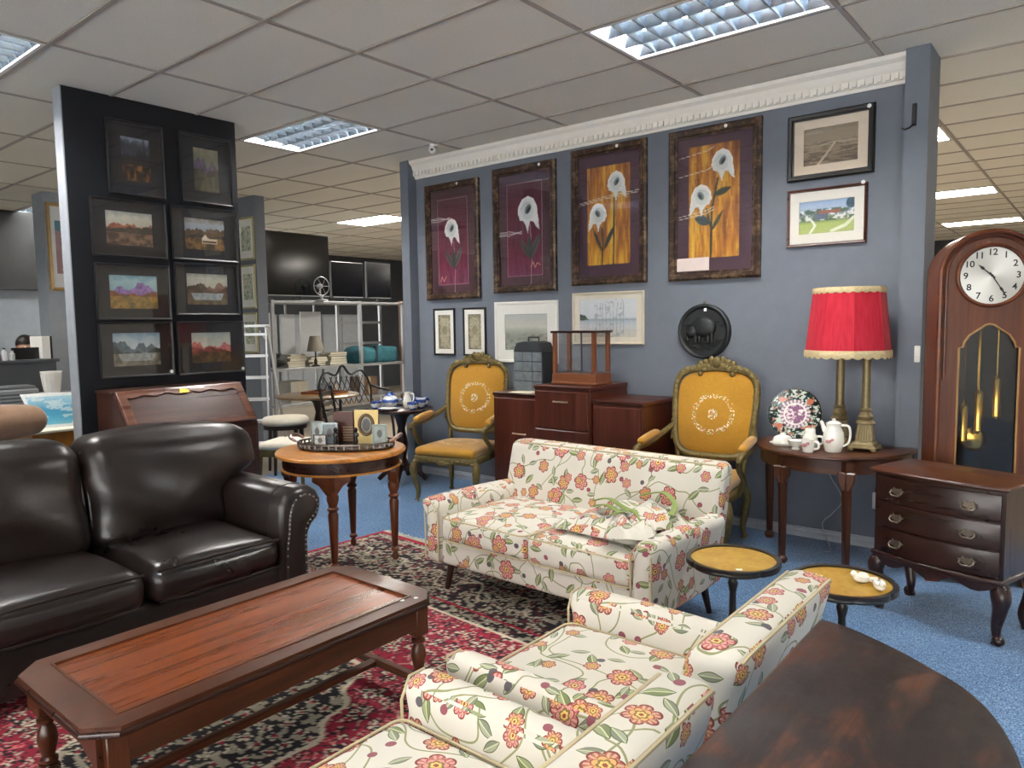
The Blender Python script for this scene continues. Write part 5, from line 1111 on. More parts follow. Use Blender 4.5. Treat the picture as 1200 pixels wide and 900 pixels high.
# right-hand pair
p = Paint(.34, .24, 80, 56); n = p.n(5, 30, 3, 3); n2 = p.n(30, 40, 4, 2); p.vgrad([(0, '#6f5f4c'), (.45, '#8c7a62'), (.62, '#9b8b74'), (1, '#8f8068')]); p.lay((p.v < .62)*(n > .56)*.6, '#4a3e30'); p.lay((p.v < .62)*(n < .4)*.5, '#b8a88e'); p.line([(.27, 0), (.42, .25), (.58, .55)], .022, '#c9bba2'); p.line([(.3, .52), (.6, .58), (.75, .52), (.95, .56)], .012, '#b9ab94')
picture('aerial_photograph', 'sepia aerial photograph in a heavy black frame at upper right', 'picture', (-1.453, WY, 2.42), 0, .54, .43, .04, plain('#151311', .4, 0, .3, 40, .4), .035, p, plain('#d5c6b2', .7, var=.02), sticker=(.88, .95))
p = Paint(.35, .215, 84, 54); n = p.n(14, 9, 6, 3); p.vgrad([(0, '#a9b36a'), (.3, '#a2b45c'), (.42, '#6f7f58'), (.62, '#8a94a0'), (.8, '#a9bcd4'), (1, '#8fa8cc')]); p.lay((p.v > .36)*(p.v < .75)*(n > .55)*.9, '#3d5a42'); p.lay((p.v > .4)*(p.v < .72)*(n < .40)*.9, '#e8e8ea'); p.rect(.35, .75, .60, .68, '#9a5a44'); p.rect(.28, .5, .42, .6, '#56607a'); p.line([(.2, .0), (.3, .25), (.24, .4)], .02, '#e6e6da'); p.line([(.6, .05), (.85, .2), (.98, .4)], .03, '#d9dec0'); p.ell(.94, .85, .09, .16, '#2f4a5c'); p.line([(0, 0), (1, 0), (1, 1), (0, 1), (0, 0)], .008, '#3a3f3a')
picture('village_watercolour', 'watercolour of a village green in a thin brown frame below the sepia picture', 'picture', (-1.47, WY, 1.985), 0, .505, .38, .02, wood('#2c140e', '#4a2418', '#5c3020', 'x'), .025, p, plain('#dcd8cf', .7, var=.02), sticker=(.9, 1.0))
for xc, lb in ((-5.005, 'narrow framed beige print above the gilt armchair, left of the pair'), (-4.61, 'narrow framed beige print above the gilt armchair, right of the pair')):
    p = Paint(.165, .33, 40, 80, '#b3ab93'); n = p.n(16, 30, int(-xc*100), 2); p.lay((n > .55)*.6, '#8b8468'); p.lay(((p.u < .16) | (p.u > .84) | (p.v < .09) | (p.v > .91))*(n > .42)*.8, '#7d765c'); p.ell(.5, .55, .22, .13, '#8f8a70'); p.lay((np.abs(p.u-.5) > .47) | (np.abs(p.v-.5) > .485), '#5a5648')
    picture('narrow_print', lb, 'picture', (xc, WY, 1.20), 0, .285, .455, .018, BLKF, .02, p, plain('#e3e2dc', .7, var=.02), group='pair of narrow prints')
p = Paint(.48, .32, 90, 60); n = p.n(12, 16, 8, 3); p.vgrad([(0, '#a3a89e'), (.35, '#8f948a'), (.5, '#a2a59a'), (.65, '#c6c6bb'), (1, '#b4b9ba')]); p.lay((p.v < .45)*(n > .56)*.6, '#6c7268'); p.line([(0, 0), (1, 0), (1, 1), (0, 1), (0, 0)], .007, '#4a4a46')
picture('pale_watercolour', 'pale misty watercolour in a broad white frame behind the woven carrier', 'picture', (-4.0, WY, 1.15), 0, .71, .545, .03, plain('#e6e4de', .5, var=.02), .022, p, plain('#e4e3dd', .7, var=.02))
p = Paint(.54, .31, 100, 60); n = p.n(14, 12, 18, 3); p.vgrad([(0, '#c9c4b4'), (.3, '#c5c9cc'), (.42, '#b2bcc6'), (.5, '#cfd4d8'), (1, '#d6dade')]); p.lay(np.exp(-((p.v-.46)/.03)**2)*.8, '#8e98a2'); p.poly([(0, .44), (0, .62), (.1, .58), (.16, .47)], '#4a5a50')
for k in range(9): q = .3+.06*k; p.line([(q, .1), (q+.01*math.sin(k*2), .5), (q+.02*math.cos(k), .9)], .004, '#9ca0a4'); 
p.lay((n > .6)*(np.abs(p.u-.52) < .25)*.5, '#8d8f98')
picture('lake_watercolour', 'bluish lake watercolour in a cream frame above the display case', 'picture', (-3.155, WY, 1.32), 0, .675, .425, .022, plain('#cfc6b0', .5, var=.04), .024, p, plain('#d9d2c2', .7, var=.02))
# round plaque
t = thing('round_plaque', 'round black carved plaque with animal relief above the right gilt chair', 'plaque', (-2.315, WY, 1.42)); PLQ = plain('#15181a', .5, 0, .25, 30, .3)
g = G().lathe([(0, -.022), (.17, -.022), (.178, -.034), (.19, -.038), (.202, -.03), (.205, 0), (0, 0)][::-1], 48); g.mat(Matrix.Rotation(-PI/2, 4, 'X')); g.map(lambda x, y, z: (x, -abs(y), z)); obj('disc', g, PLQ, t)
g = G().ball((.0, -.026, .03), (.10, .034, .078), 16, 10).ball((-.088, -.034, .0), (.048, .03, .048), 12, 8).tube(spline([(-.11, -.034, -.01), (-.125, -.036, -.04), (-.115, -.036, -.07)], 4), lambda q: .014-.007*q, 7)
for x in (-.06, -.03, .04, .07): g.tube([(x, -.032, -.01), (x, -.032, -.075)], .014, 7)
obj('animal_relief', g, PLQ, t, 60); g = G(); rs = random.Random(4)
for k in range(110): x = rs.uniform(-.15, .15); z = rs.uniform(-.15, -.06) if k < 80 else rs.uniform(.02, .13); sx_ = 1 if rs.random() > .5 else -1; (g.tube([(x, -.024, z), (x+.02*sx_, -.029, z+.012), (x+.045*sx_, -.024, z+.014)], .0045, 5) if x*x+z*z < .024 and (k < 80 or abs(x) > .1) else None)
obj('grass_relief', g, PLQ, t)['kind'] = 'stuff'; obj('hanging_loop', G().tube([(.01*math.cos(a), -.012, .215+.012*math.sin(a)) for a in [2*PI*i/14 for i in range(14)]], .003, 5, True), OLDBRASS, t); obj('price_sticker', G().box(.01, .03, -.042, -.04, .15, .172), STICK, t, 0)
# ---------------------------------------------------------------- slope-front bureau by the black partition
t = thing('slant_bureau', 'red-brown slope-front writing bureau between leather sofa and black partition', 'bureau', (-5.37, 2.515, 0), PI/2)
BUR = {a: wood('#24110c', '#3d1e15', '#543127', a, .33) for a in 'xyz'}; hw = .465
side = [(0, .0), (-.47, .0), (-.47, .80), (-.25, 1.07), (0, 1.07)]
obj('carcass', G().prism(side, -hw, hw, 'yz'), BUR['x'], t, 0)
obj('top', G().box(-hw-.012, hw+.012, -.262, 0, 1.068, 1.085, .004), BUR['x'], t, 0)
sl = Matrix.Translation((0, -.36, .935)) @ Matrix.Rotation(math.radians(50.8), 4, 'X')     # lid plane
g = G().box(-hw+.01, hw-.01, -.172, .172, .0, .022, .004).mat(sl); lid = obj('writing_flap', g, BUR['x'], t, 0)
g = G().prism(rrect(-hw+.012, hw-.012, -.17, .17, .012, 2), .020, .032, 'xy', b=.006, holes=[[(-hw+.07, -.11)]+[(-hw+.07+(2*hw-.14)*i/24, -.125+.008*math.sin(i*1.3)) for i in range(25)]+[(hw-.07, .10)]+[(hw-.07-(2*hw-.14)*i/24, .112+.010*math.sin(i*1.3)+.012*math.sin(i/24*PI)) for i in range(25)]]).mat(sl); obj('carved_border', g, wood('#43241a', '#5f3a2c', '#7d5645', 'x', .3), lid, 30)
obj('lock_plate', G().prism([(-.04, .115), (.04, .115), (.025, .15), (-.025, .15)], .032, .036, 'xy').mat(sl), BRASS, lid, 0)
for k in range(3): dr = obj('drawer', G().box(-hw+.02, hw-.02, -.484, -.47, .10+k*.225, .315+k*.225, .004), BUR['x'], t, 0); [obj('pull', G().tube([(x-.03, -.484, .2+k*.225), (x-.03, -.505, .19+k*.225), (x+.03, -.505, .19+k*.225), (x+.03, -.484, .2+k*.225)], .004, 6), BRASS, dr) for x in (-.25, .25)]
# ---------------------------------------------------------------- left background
TAN = plain('#7d5f48', .8, 0, .15, 12, .2, sheen=.3)
t = thing('tan_sofa', 'tan suede sofa end behind the leather sofa at the far left', 'sofa', (-5.78, .80, 0), PI/2)
obj('base', G().cushion(-.9, .9, -.35, .35, .08, .42, .06), TAN, t); obj('backrest', G().cushion(-.9, .9, -.47, -.25, .1, .80, .07), TAN, t); obj('arm', G().cushion(.72, .92, -.42, .4, .1, .62, .07), TAN, t); obj('arm', G().cushion(-.92, -.72, -.42, .4, .1, .62, .07), TAN, t)
obj('foot', G().box(.8, .88, -.4, -.32, 0, .09), DKW['z'], t, 0); obj('foot', G().box(-.88, -.8, .26, .34, 0, .09), DKW['z'], t, 0)
tag(obj('tan_cushion', G().cushion(-.12, .12, -.32, .32, -.085, .085, .08, (0, 0, .03), 12), TAN, loc=(-5.44, 1.43, .918), rotz=.0), 'plump tan suede cushion lying on top of the tan sofa', 'cushion')
t = thing('seascape_panel', 'tapered white-bordered panel painted with blue sea, left of the black partition', 'painting', (-5.86, 1.95, .801), math.radians(70))
p = Paint(.40, .25, 60, 40); n = p.n(4, 12, 2, 3); p.vgrad([(0, '#8fd0e4'), (.3, '#58b4da'), (.5, '#4fa6d2'), (.7, '#8cc6e0'), (1, '#bfe0ec')]); p.lay((n > .58)*.7, '#e6f1f4'); p.lay((np.abs(p.u-.5) > .44) | (np.abs(p.v-.5) > .41), '#eff3f4')
taper = lambda x, z: x*(.55+.45*z/.25)
me = p.mesh('painted_face', attrmat(.5), y=-.011, z0=0)
for v in me.vertices: v.co.x = taper(v.co.x, v.co.z)
obj('painted_face', me, None, t); obj('board', G().prism([(-.11, 0), (.11, 0), (.20, .25), (-.20, .25)], -.010, .008, 'xz'), WHITEP, t, 0)
t = thing('side_cabinet', 'low cabinet carrying the seascape panel beside the black partition', 'cabinet', (-5.93, 2.02, 0), PI/2); obj('body', G().box(-.26, .26, -.2, .2, .05, .78, .004), OAK['z'], t, 0); obj('top', G().box(-.28, .28, -.22, .22, .78, .80, .004), CREAMP, t, 0); obj('plinth', G().box(-.24, .24, -.18, .18, 0, .05), DKW['x'], t, 0)
t = thing('wooden_wedge', 'orange-brown wooden prop leaning beside the seascape panel', 'wooden prop', (-5.74, 2.10, .801), PI/2-.3); obj('panel', G().prism([(-.07, 0), (.035, 0), (.035, .22)], -.02, .02, 'xz', b=.003, b0=.003), OAK['z'], t, 0)
obj('brace', G().box(-.03, .03, .02, .034, 0, .05, .002), CLK['x'], t, 0)
# reception counter with seated person
DG = plain('#4a4d52', .6, var=.06); LG = plain('#8b8f93', .5, var=.05)
t = thing('reception_counter', 'grey reception counter in front of the seated person', 'counter', (-8.75, 2.45, 0), PI/2)
obj('panel', G().box(-.8, .50, -.03, 0, 0, 1.165), DG, t, 0); obj('counter_top', G().box(-.82, .52, -.08, .28, 1.165, 1.195, .004), DG, t, 0); obj('desk', G().box(-.8, .50, 0, .55, .70, .73, .003), LG, t, 0); obj('end_panel', G().box(.47, .50, 0, .55, 0, .70), DG, t, 0); obj('end_panel', G().box(-.8, -.77, 0, .55, 0, .70), DG, t, 0)
t = thing('computer_monitor', 'black computer monitor hiding the lower face of the seated person', 'monitor', (-8.86, 2.71, 1.196), PI/2); obj('screen', G().box(-.13, .13, -.02, .0, .005, .125, .006), BLACK, t, 0); obj('stand', G().box(-.06, .06, -.03, .05, 0, .008, .002), BLACK, t, 0); obj('neck', G().box(-.015, .015, 0, .02, .004, .06), BLACK, t, 0)
for k, (y, h, cc_) in enumerate(((2.38, .13, '#d9dadc'), (2.45, .10, '#c6c9cc'), (2.33, .08, '#7a5a70'))):
    t = thing('bottle', ('tall white bottle on the reception counter', 'short white bottle on the reception counter nearest the monitor', 'small mauve jar at the far left of the reception counter')[k], 'bottle', (-8.72, y+.1, 1.196)); m_ = plain(cc_, .3); obj('body', G().lathe([(.022, 0), (.024, .005), (.024, h*.7), (.012, h*.8), (.012, h*.9)], 14), m_, t); obj('cap', G().lathe([(.014, h*.88), (.014, h), (0, h)], 12), BLACK if k == 0 else m_, t)
t = thing('desktop_tower', 'white desktop computer case at the end of the reception counter', 'computer case', (-8.80, 2.885, 1.196), PI/2); obj('case', G().box(-.05, .03, -.05, .3, 0, .24, .004), WHITEP, t, 0); obj('dark_side', G().box(.03, .05, -.05, .3, 0, .24, .003), BLACK, t, 0)
t = thing('printer', 'grey office printer below the reception counter', 'printer', (-8.45, 2.47, .76), PI/2); obj('body', G().box(-.22, .18, -.12, .18, 0, .16, .015), LG, t, 0); obj('lid', G().box(-.2, .16, -.1, .16, .16, .19, .01), plain('#6d7073', .5), t, 0)
for k in range(3): obj('tray_slot', G().box(-.16, .12, -.124, -.118, .03+k*.035, .045+k*.035), DG, t, 0)
t = thing('printer_stand', 'dark stand under the grey office printer', 'stand', (-8.45, 2.47, 0), PI/2); obj('top', G().box(-.25, .21, -.14, .2, .73, .759), DG, t, 0); [obj('leg', G().box(x-.02, x+.02, y-.02, y+.02, 0, .73), DG, t, 0) for x in (-.21, .17) for y in (-.1, .16)]
t = thing('waste_bin', 'white ribbed bin to the right of the printer', 'bin', (-8.42, 2.795, .862)); obj('tub', G().lathe([(.07, 0), (.09, .2), (.098, .2), (.098, .215), (.086, .215), (.066, .01), (0, .01)], 24), WHITEP, t); [obj('rib', G().tube([(.072*math.cos(a), .072*math.sin(a), .02), (.092*math.cos(a), .092*math.sin(a), .19)], .005, 5), WHITEP, t) for a in [2*PI*i/14 for i in range(14)]]
t = thing('low_shelf', 'low grey shelf under the white ribbed bin', 'shelf', (-8.42, 2.84, 0), PI/2); obj('top', G().box(-.15, .15, -.13, .13, .82, .861), LG, t, 0); [obj('side', G().box(x-.01, x+.01, -.13, .13, 0, .82), LG, t, 0) for x in (-.14, .14)]
def person():
    t = thing('person', 'dark-haired person seated behind the reception monitor, only the head showing', 'person', (-9.35, 2.87, 0), PI/2)
    V = [((0, 0, .50), .15), ((0, .02, .68), .14), ((0, .02, .88), .15), ((0, .03, .99), .11), ((0, .02, 1.09), .052), ((0, 0, 1.14), .058), ((0, -.012, 1.22), .082), ((0, .0, 1.29), .086), ((0, .005, 1.345), .06)]
    E_ = [(i, i+1) for i in range(8)]; b = len(V)
    for s_ in (-1, 1):
        o = len(V); V += [((s_*.17, .03, .97), .065), ((s_*.24, -.02, .76), .05), ((s_*.17, -.24, .80), .036), ((s_*.15, -.32, .80), .03), ((s_*.11, -.06, .47), .09), ((s_*.14, -.42, .48), .07), ((s_*.14, -.42, .26), .055), ((s_*.14, -.40, .08), .04), ((s_*.15, -.54, .04), .035)]
        E_ += [(3, o), (o, o+1), (o+1, o+2), (o+2, o+3), (0, o+4), (o+4, o+5), (o+5, o+6), (o+6, o+7), (o+7, o+8)]
    V = [((x, y, z*1.06), r) for (x, y, z), r in V]
    me = bpy.data.meshes.new('body'); me.from_pydata([v for v, _ in V], E_, []); o = bpy.data.objects.new('body', me); C.objects.link(o)
    md = o.modifiers.new('s', 'SKIN'); sv = me.skin_vertices[0].data
    for i, (_, r) in enumerate(V): sv[i].radius = (r, r*(.8 if i < 4 else 1))
    sv[0].use_root = True
    sb = o.modifiers.new('d', 'SUBSURF'); sb.levels = 2; bpy.context.view_layer.update()
    m2 = bpy.data.meshes.new_from_object(o.evaluated_get(bpy.context.evaluated_depsgraph_get())); bpy.data.objects.remove(o)
    for pl in m2.polygons: pl.use_smooth = True
    SKIN = Mt('skin_and_clothes', .55); c = SKIN.co(); x_, y_, z_ = SKIN.sep(c); SKIN.set(Base_Color=SKIN.mix(z_ > 1.12, '#3a3d47', '#b98a72')); m2.materials.clear(); m2.materials.append(SKIN.mat); obj('body', m2, None, t)
    hm = plain('#1c1512', .5, 0, .2, 60, .3); g = G().surf(lambda u, v: (.094*math.sin(v*1.75)*math.cos(u*2*PI), .012+.098*math.sin(v*1.75)*math.sin(u*2*PI), 1.362+.095*math.cos(v*1.75)-(.05*max(0, math.sin(u*2*PI))*v)), 24, 10, True); obj('hair', g, hm, t, 70)
    for s_ in (-1, 1): obj('eye', G().ball((s_*.03, -.083, 1.32), (.012, .008, .007), 8, 6), plain('#e8e4de', .2), t); obj('ear', G().ball((s_*.084,   .0, 1.31), (.012, .02, .028), 8, 6), plain('#b98a72', .5), t)
    obj('nose', G().ball((0, -.098, 1.29), (.012, .016, .02), 8, 6), plain('#b98a72', .5), t); obj('mouth', G().ball((0, -.088, 1.25), (.022, .006, .006), 8, 5), plain('#8a4a44', .5), t)
    c_ = thing('office_chair', 'black office chair under the seated person', 'office chair', (-9.38, 2.87, 0), PI/2); obj('seat', G().cushion(-.23, .23, -.2, .24, .30, .37, .03), BLACK, c_); obj('backrest', G().cushion(-.2, .2, .2, .26, .5, .95, .03), BLACK, c_); obj('post', G().tube([(0, 0, .06), (0, 0, .3)], .03, 8), BLACK, c_)
    for k in range(5): a = 2*PI*k/5; obj('foot', G().tube([(0, 0, .07), (.25*math.cos(a), .25*math.sin(a), .03)], .02, 6), BLACK, c_)
person()
p = Paint(.16, .62, 30, 90, '#d8d2c8'); n = p.n(8, 24, 5, 3); p.lay((p.u < .4)*.9, '#a8848a'); p.lay((p.u > .4)*(n > .5), '#2a3236'); p.lay((p.v > .8), '#5a8a9a'); p.lay((n > .62)*(p.u > .4), '#c9d0cc')
picture('gold_framed_picture', 'tall picture in a gold frame on the far grey column left of the partition', 'picture', (-9.598, 3.40, 1.96), PI/2, .33, 1.02, .04, plain('#b89a6a', .4, .5, .1), .04, p, plain('#e6e8ea', .6, var=.02))
for k, (z, h, lb) in enumerate(((2.33, .52, 'topmost'), (1.73, .54, 'middle'), (1.18, .50, 'lowest'))):
    p = Paint(.22, h-.22, 30, 40, '#d9dccf'); n = p.n(8, 10, 61+k, 3); p.lay((n > .52)*.8, '#7f9a6a'); p.lay((n < .38)*.7, '#b8a8a0')
    picture('botanical_print', lb+' of three gilt-framed botanical prints beside the black partition edge', 'picture', (-8.30, 5.0, z), 0, .36, h, .022, plain('#a8a070', .4, .4), .02, p, plain('#e9ebe4', .6, var=.02), group='botanical prints on the column')
# ---------------------------------------------------------------- middle background
ALUW = plain('#c9ccce', .35, .4, .04)
t = thing('step_ladder', 'white aluminium step ladder behind the right edge of the black partition', 'ladder', (-7.12, 4.2, 0), math.radians(42))
for s_ in (-1, 1):
    obj('front_rail', G().tube([(s_*.24, -.05, 0), (s_*.15, .32, 1.52)], .022, 4, sx=.5), ALUW, t, 0); obj('rear_rail', G().tube([(s_*.22, .78, 0), (s_*.15, .38, 1.50)], .016, 4), ALUW, t, 0)
    obj('corner_brace', G().tube([(s_*.155, .30, 1.36), (s_*.08, .315, 1.46)], .008, 5), ALUW, t, 0)
for k in range(6):
    z = .25+.235*k; q = z/1.52; obj('step', G().box(-.24+.09*q, .24-.09*q, -.07+.37*q, .02+.37*q, z-.02, z+.012, .003), ALUW, t, 0)
obj('top_cap', G().box(-.17, .17, .26, .42, 1.50, 1.53, .004), ALUW, t, 0)
def ped_table(label, loc, R, z, mt_top, mt, rz=0):
    t = thing('pedestal_table', label, 'table', loc, rz); obj('table_top', G().lathe([(0, z-.03), (R-.02, z-.03), (R, z-.018), (R, z-.006), (R-.01, z), (0, z)], 36), mt_top, t); obj('pedestal', G().lathe([(.05, .12), (.07, .16), (.04, .24), (.06, .38), (.035, .52), (.06, .62), (.12, z-.03)], 16), mt, t)
    for k in range(4): a = PI/2*k+.6; obj('foot', G().tube([(.03*math.cos(a), .03*math.sin(a), .16), (R*.45*math.cos(a), R*.45*math.sin(a), .12), (R*.75*math.cos(a), R*.75*math.sin(a), .03)], lambda q: .035-.012*q, 8), mt, t)
    return t
ped_table('round brown pedestal table behind the oak table, right of the ladder', (-7.02, 5.05, 0), .47, .72, wood('#4a3a28', '#6a5438', '#8a7250', 'x', .4), DKW['z'])
t = thing('wooden_tray', 'flat wooden tray lying on the brown pedestal table', 'tray', (-6.96, 5.1, .7205), .4); obj('base', G().box(-.22, .22, -.14, .14, 0, .012), OAK['x'], t, 0); [obj('rim', G().box(-.22, .22, y-.008, y+.008, .012, .035), CLK['x'], t, 0) for y in (-.132, .132)]; [obj('rim', G().box(x-.008, x+.008, -.124, .124, .012, .035), CLK['x'], t, 0) for x in (-.212, .212)]
CRM = plain('#c9c3b2', .8, 0, .06, 20)
t = thing('round_stool', 'round stool with cream cushion in front of the brown pedestal table', 'stool', (-6.55, 4.30, 0)); obj('cushion', G().lathe([(0, .50), (.22, .50), (.235, .52), (.235, .55), (.21, .575), (0, .585)], 28), CRM, t, 60); obj('seat_ring', G().lathe([(0, .46), (.225, .46), (.225, .50), (0, .50)], 28), EBON, t)
for k in range(4): a = PI/2*k+.4; obj('leg', G().tube([(.18*math.cos(a), .18*math.sin(a), .47), (.21*math.cos(a), .21*math.sin(a), 0)], lambda q: .025-.01*q, 8), EBON, t)
for (loc, rz, lb, up) in (((-5.62, 3.62, 0), .5, 'cream-seated gilded chair between the bureau and the oak table', plain('#d5cfc2', .8)), ((-5.98, 4.98, 0), 2.2, 'dark carved chair behind the tray of frames', plain('#4a2f3e', .8))):
    t = thing('side_chair', lb, 'chair', loc, rz); m_ = ANTQ if 'gilded' in lb else EBON
    obj('seat', G().cushion(-.23, .23, -.02, .43, .41, .47, .03, (0, 0, .015)), up, t, 60); obj('seat_rail', G().box(-.225, .225, -.01, .42, .35, .415, .008), m_, t, 0)
    for sx in (-1, 1): obj('leg', G().tube([(sx*.2, .02, .36), (sx*.21, .0, 0)], lambda q: .024-.01*q, 8), m_, t); obj('leg', G().tube([(sx*.18, .42, .36), (sx*.19, .46, 0)], lambda q: .022-.008*q, 8), m_, t)
    if 'dark' in lb:
        for sx in (-1, 1): obj('back_post', G().tube([(sx*.18, .42, .38), (sx*.19, .5, .86)], .016, 7), m_, t)
        for z in (.55, .66, .77): obj('back_rail', G().box(-.19, .19, .445+(z-.4)*.15-.01, .445+(z-.4)*.15+.01, z, z+.05, .006), m_, t, 0)
    else: obj('low_back', G().box(-.19, .19, .42, .44, .40, .46, .006), m_, t, 0)
# cast-iron bench
t = thing('iron_bench', 'black cast-iron garden bench with lattice back among the background furniture', 'bench', (-7.35, 6.02, 0), PI/2)
IRON = plain('#17181a', .5, .4, .1); g = G().tube(spline([(-.40, .38, .45), (-.42, .42, .70), (-.30, .45, .90), (-.12, .46, .86), (0, .47, .98), (.12, .46, .86), (.30, .45, .90), (.42, .42, .70), (.40, .38, .45)], 6), .016, 7); obj('back_rim', g, IRON, t)
for k in range(9): x = -.34+.085*k; obj('lattice_bar', G().tube([(x-.12, .40, .47), (x+.06, .44, .84 if abs(x) < .3 else .74)], .006, 5), IRON, t); obj('lattice_bar', G().tube([(x+.12, .40, .47), (x-.06, .44, .84 if abs(x) < .3 else .74)], .006, 5), IRON, t)
for k in range(7): obj('seat_slat', G().box(-.42, .42, -.02+.06*k, .022+.06*k, .42, .44, .003), IRON, t, 0)
for sx in (-1, 1):
    obj('leg', G().tube(spline([(sx*.42, .0, .64), (sx*.43, -.03, .58), (sx*.41, .0, .42), (sx*.43, -.02, .2), (sx*.42, -.05, 0)], 5), .018, 7), IRON, t); obj('leg', G().tube([(sx*.40, .38, .45), (sx*.42, .44, 0)], .018, 7), IRON, t); obj('armrest', G().tube([(sx*.42, .0, .64), (sx*.42, .22, .66), (sx*.42, .42, .70)], .016, 7), IRON, t)
# dark table with blue and white china
t = ped_table('dark round table loaded with blue and white china beside the wall end', (-5.18, 4.66, 0), .31, .715, DKW['x'], DKW['z'])
BLUEC = Mt('blue_white_china', .15, 0, .5, .6); c = BLUEC.co(); x_, y_, z_ = BLUEC.sep(c); BLUEC.set(Base_Color=BLUEC.mix(((z_*95.0+BLUEC.noise(c, 40, 2)*3.0).f('SINE') > .15), '#e9edf3', '#2d4c9c')); BLUEC = BLUEC.mat
cups = [(-.25, -.02, .05, .06), (-.14, -.19, .05, .07), (.0, .16, .055, .085), (.08, .235, .045, .085), (.18, .09, .05, .095), (.22, -.05, .055, .07), (-.18, .15, .055, .06)]
nm = ['leftmost', 'front left', 'middle back', 'rear', 'tall right-hand', 'far right', 'rear left']
for k, (x, y, r, h) in enumerate(cups):
    t = thing('china_cup', nm[k]+' blue and white cup on the dark round table', 'cup', (-5.18+x, 4.66+y, .716), k*1.1, 'blue and white china'); obj('bowl', G().lathe([(r*.5, 0), (r*.6, .006), (r*.95, h*.6), (r, h), (r*.93, h), (r*.5, h*.2), (0, h*.18)], 18), BLUEC, t, 60); obj('handle', G().tube(spline([(r*.9, 0, h*.8), (r*1.5, 0, h*.75), (r*1.4, 0, h*.35), (r*.8, 0, h*.3)], 4), .005, 6), BLUEC, t)
t = thing('china_teapot', 'blue and white striped teapot among the cups on the dark round table', 'teapot', (-5.28, 4.62, .716), -.5, 'blue and white china'); obj('body', G().lathe([(.04, 0), (.05, .008), (.075, .05), (.072, .09), (.045, .12), (0, .12)], 22), BLUEC, t, 60); obj('lid', G().lathe([(.046, .118), (.04, .135), (.012, .142), (.014, .155), (0, .16)], 18), BLUEC, t, 60); obj('spout', G().tube(spline([(-.06, 0, .05), (-.10, 0, .07), (-.125, 0, .12)], 5), lambda q: .018-.008*q, 8), BLUEC, t); obj('handle', G().tube(spline([(.06, 0, .10), (.11, 0, .11), (.115, 0, .06), (.07, 0, .04)], 5), .007, 7), BLUEC, t)
t = thing('china_jug', 'slim white jug standing at the back of the blue and white china', 'jug', (-5.13, 4.70, .716), .4, 'blue and white china'); obj('body', G().lathe([(.03, 0), (.045, .04), (.04, .09), (.026, .125), (.034, .15), (.029, .15), (.02, .125), (0, .12)], 18), CHINA, t, 60); obj('handle', G().tube(spline([(.03, 0, .14), (.065, 0, .13), (.06, 0, .07), (.04, 0, .05)], 5), .006, 7), CHINA, t)
t = thing('china_plate', 'white plate at the front of the blue and white china', 'plate', (-5.14, 4.47, .716), 0, 'blue and white china'); obj('dish', G().lathe([(.05, 0), (.06, .004), (.10, .016), (.098, .02), (.05, .008), (0, .008)], 28), CHINA, t, 60); obj('rim_band', G().tube([(.098*math.cos(a), .098*math.sin(a), .0185) for a in [2*PI*i/28 for i in range(28)]], .0025, 5, True), plain('#2d4c9c', .3), t)
# metal shelving rack (faces +x), local x = world y
RL = 2.36
t = thing('storage_rack', 'grey metal storage rack loaded with papers in the back room', 'shelving rack', (-8.8, 6.82, 0), PI/2)
STL = plain('#9a9da0', .4, .5, .08)
for x in (-RL/2, .32, RL/2):
    for y in (0, .55): obj('upright', G().box(x-.022, x+.022, y-.02, y+.02, 0, 1.87), STL, t, 0)
for z in (.42, .92, 1.86): obj('shelf', G().box(-RL/2-.02, RL/2+.02, -.02, .57, z-.035, z, .002), STL, t, 0)
for z, x0, x1 in ((1.55, .34, RL/2), (1.22, .34, RL/2)): obj('cross_rail', G().box(x0, x1, .53, .56, z-.02, z+.02), STL, t, 0)
for x in (-.6, -.1, .75): obj('rear_strut', G().box(x-.012, x+.012, .55, .575, .42, 1.86), STL, t, 0)
def rk(x, y, z): return (-8.8-y, 6.82+x, z)
for k, (x, w_, h, lb) in enumerate(((-.97, .24, .78, 'leftmost pale board leaning in the storage rack'), (-.62, .24, .76, 'middle pale board leaning in the storage rack'), (-.22, .36, .80, 'widest pale board leaning in the storage rack'))):
    t = thing('leaning_board', lb, 'board', rk(x, .50, .921), PI/2, 'boards in the storage rack'); obj('board', G().box(-w_/2, w_/2, -.02, .0, 0, h, .003), plain('#c3c8cc', .5, var=.04), t, 0); obj('edge_band', G().box(-w_/2-.004, -w_/2, -.022, .002, 0, h), STL, t, 0)
rs = random.Random(2); names = ['bottom', 'second', 'third', 'fourth', 'top']
for s_, (x, n_) in enumerate(((-.66, 5), (-.30, 4), (.06, 5))):
    z = .921
    for k in range(n_):
        h = rs.uniform(.022, .045); cc_ = rs.choice(['#d8d6cc', '#a9a694', '#77705e', '#c9c2a8', '#54565a']); w_ = rs.uniform(.13, .17)
        t = thing('document_stack', '%s bundle in the %s pile of papers on the storage rack' % (names[k], ('left', 'middle', 'right')[s_]), 'papers', rk(x+rs.uniform(-.01, .01), .33, z), PI/2+rs.uniform(-.15, .15), 'papers on the storage rack'); obj('pages', G().box(-w_+.004, w_-.004, -.11, .11, .003, h-.003), CREAMP, t, 0); obj('cover', G().box(-w_, w_, -.115, .115, h-.003, h), plain(cc_, .7), t, 0); obj('cover', G().box(-w_, w_, -.115, .115, 0, .003), plain(cc_, .7), t, 0); z += h+.0005
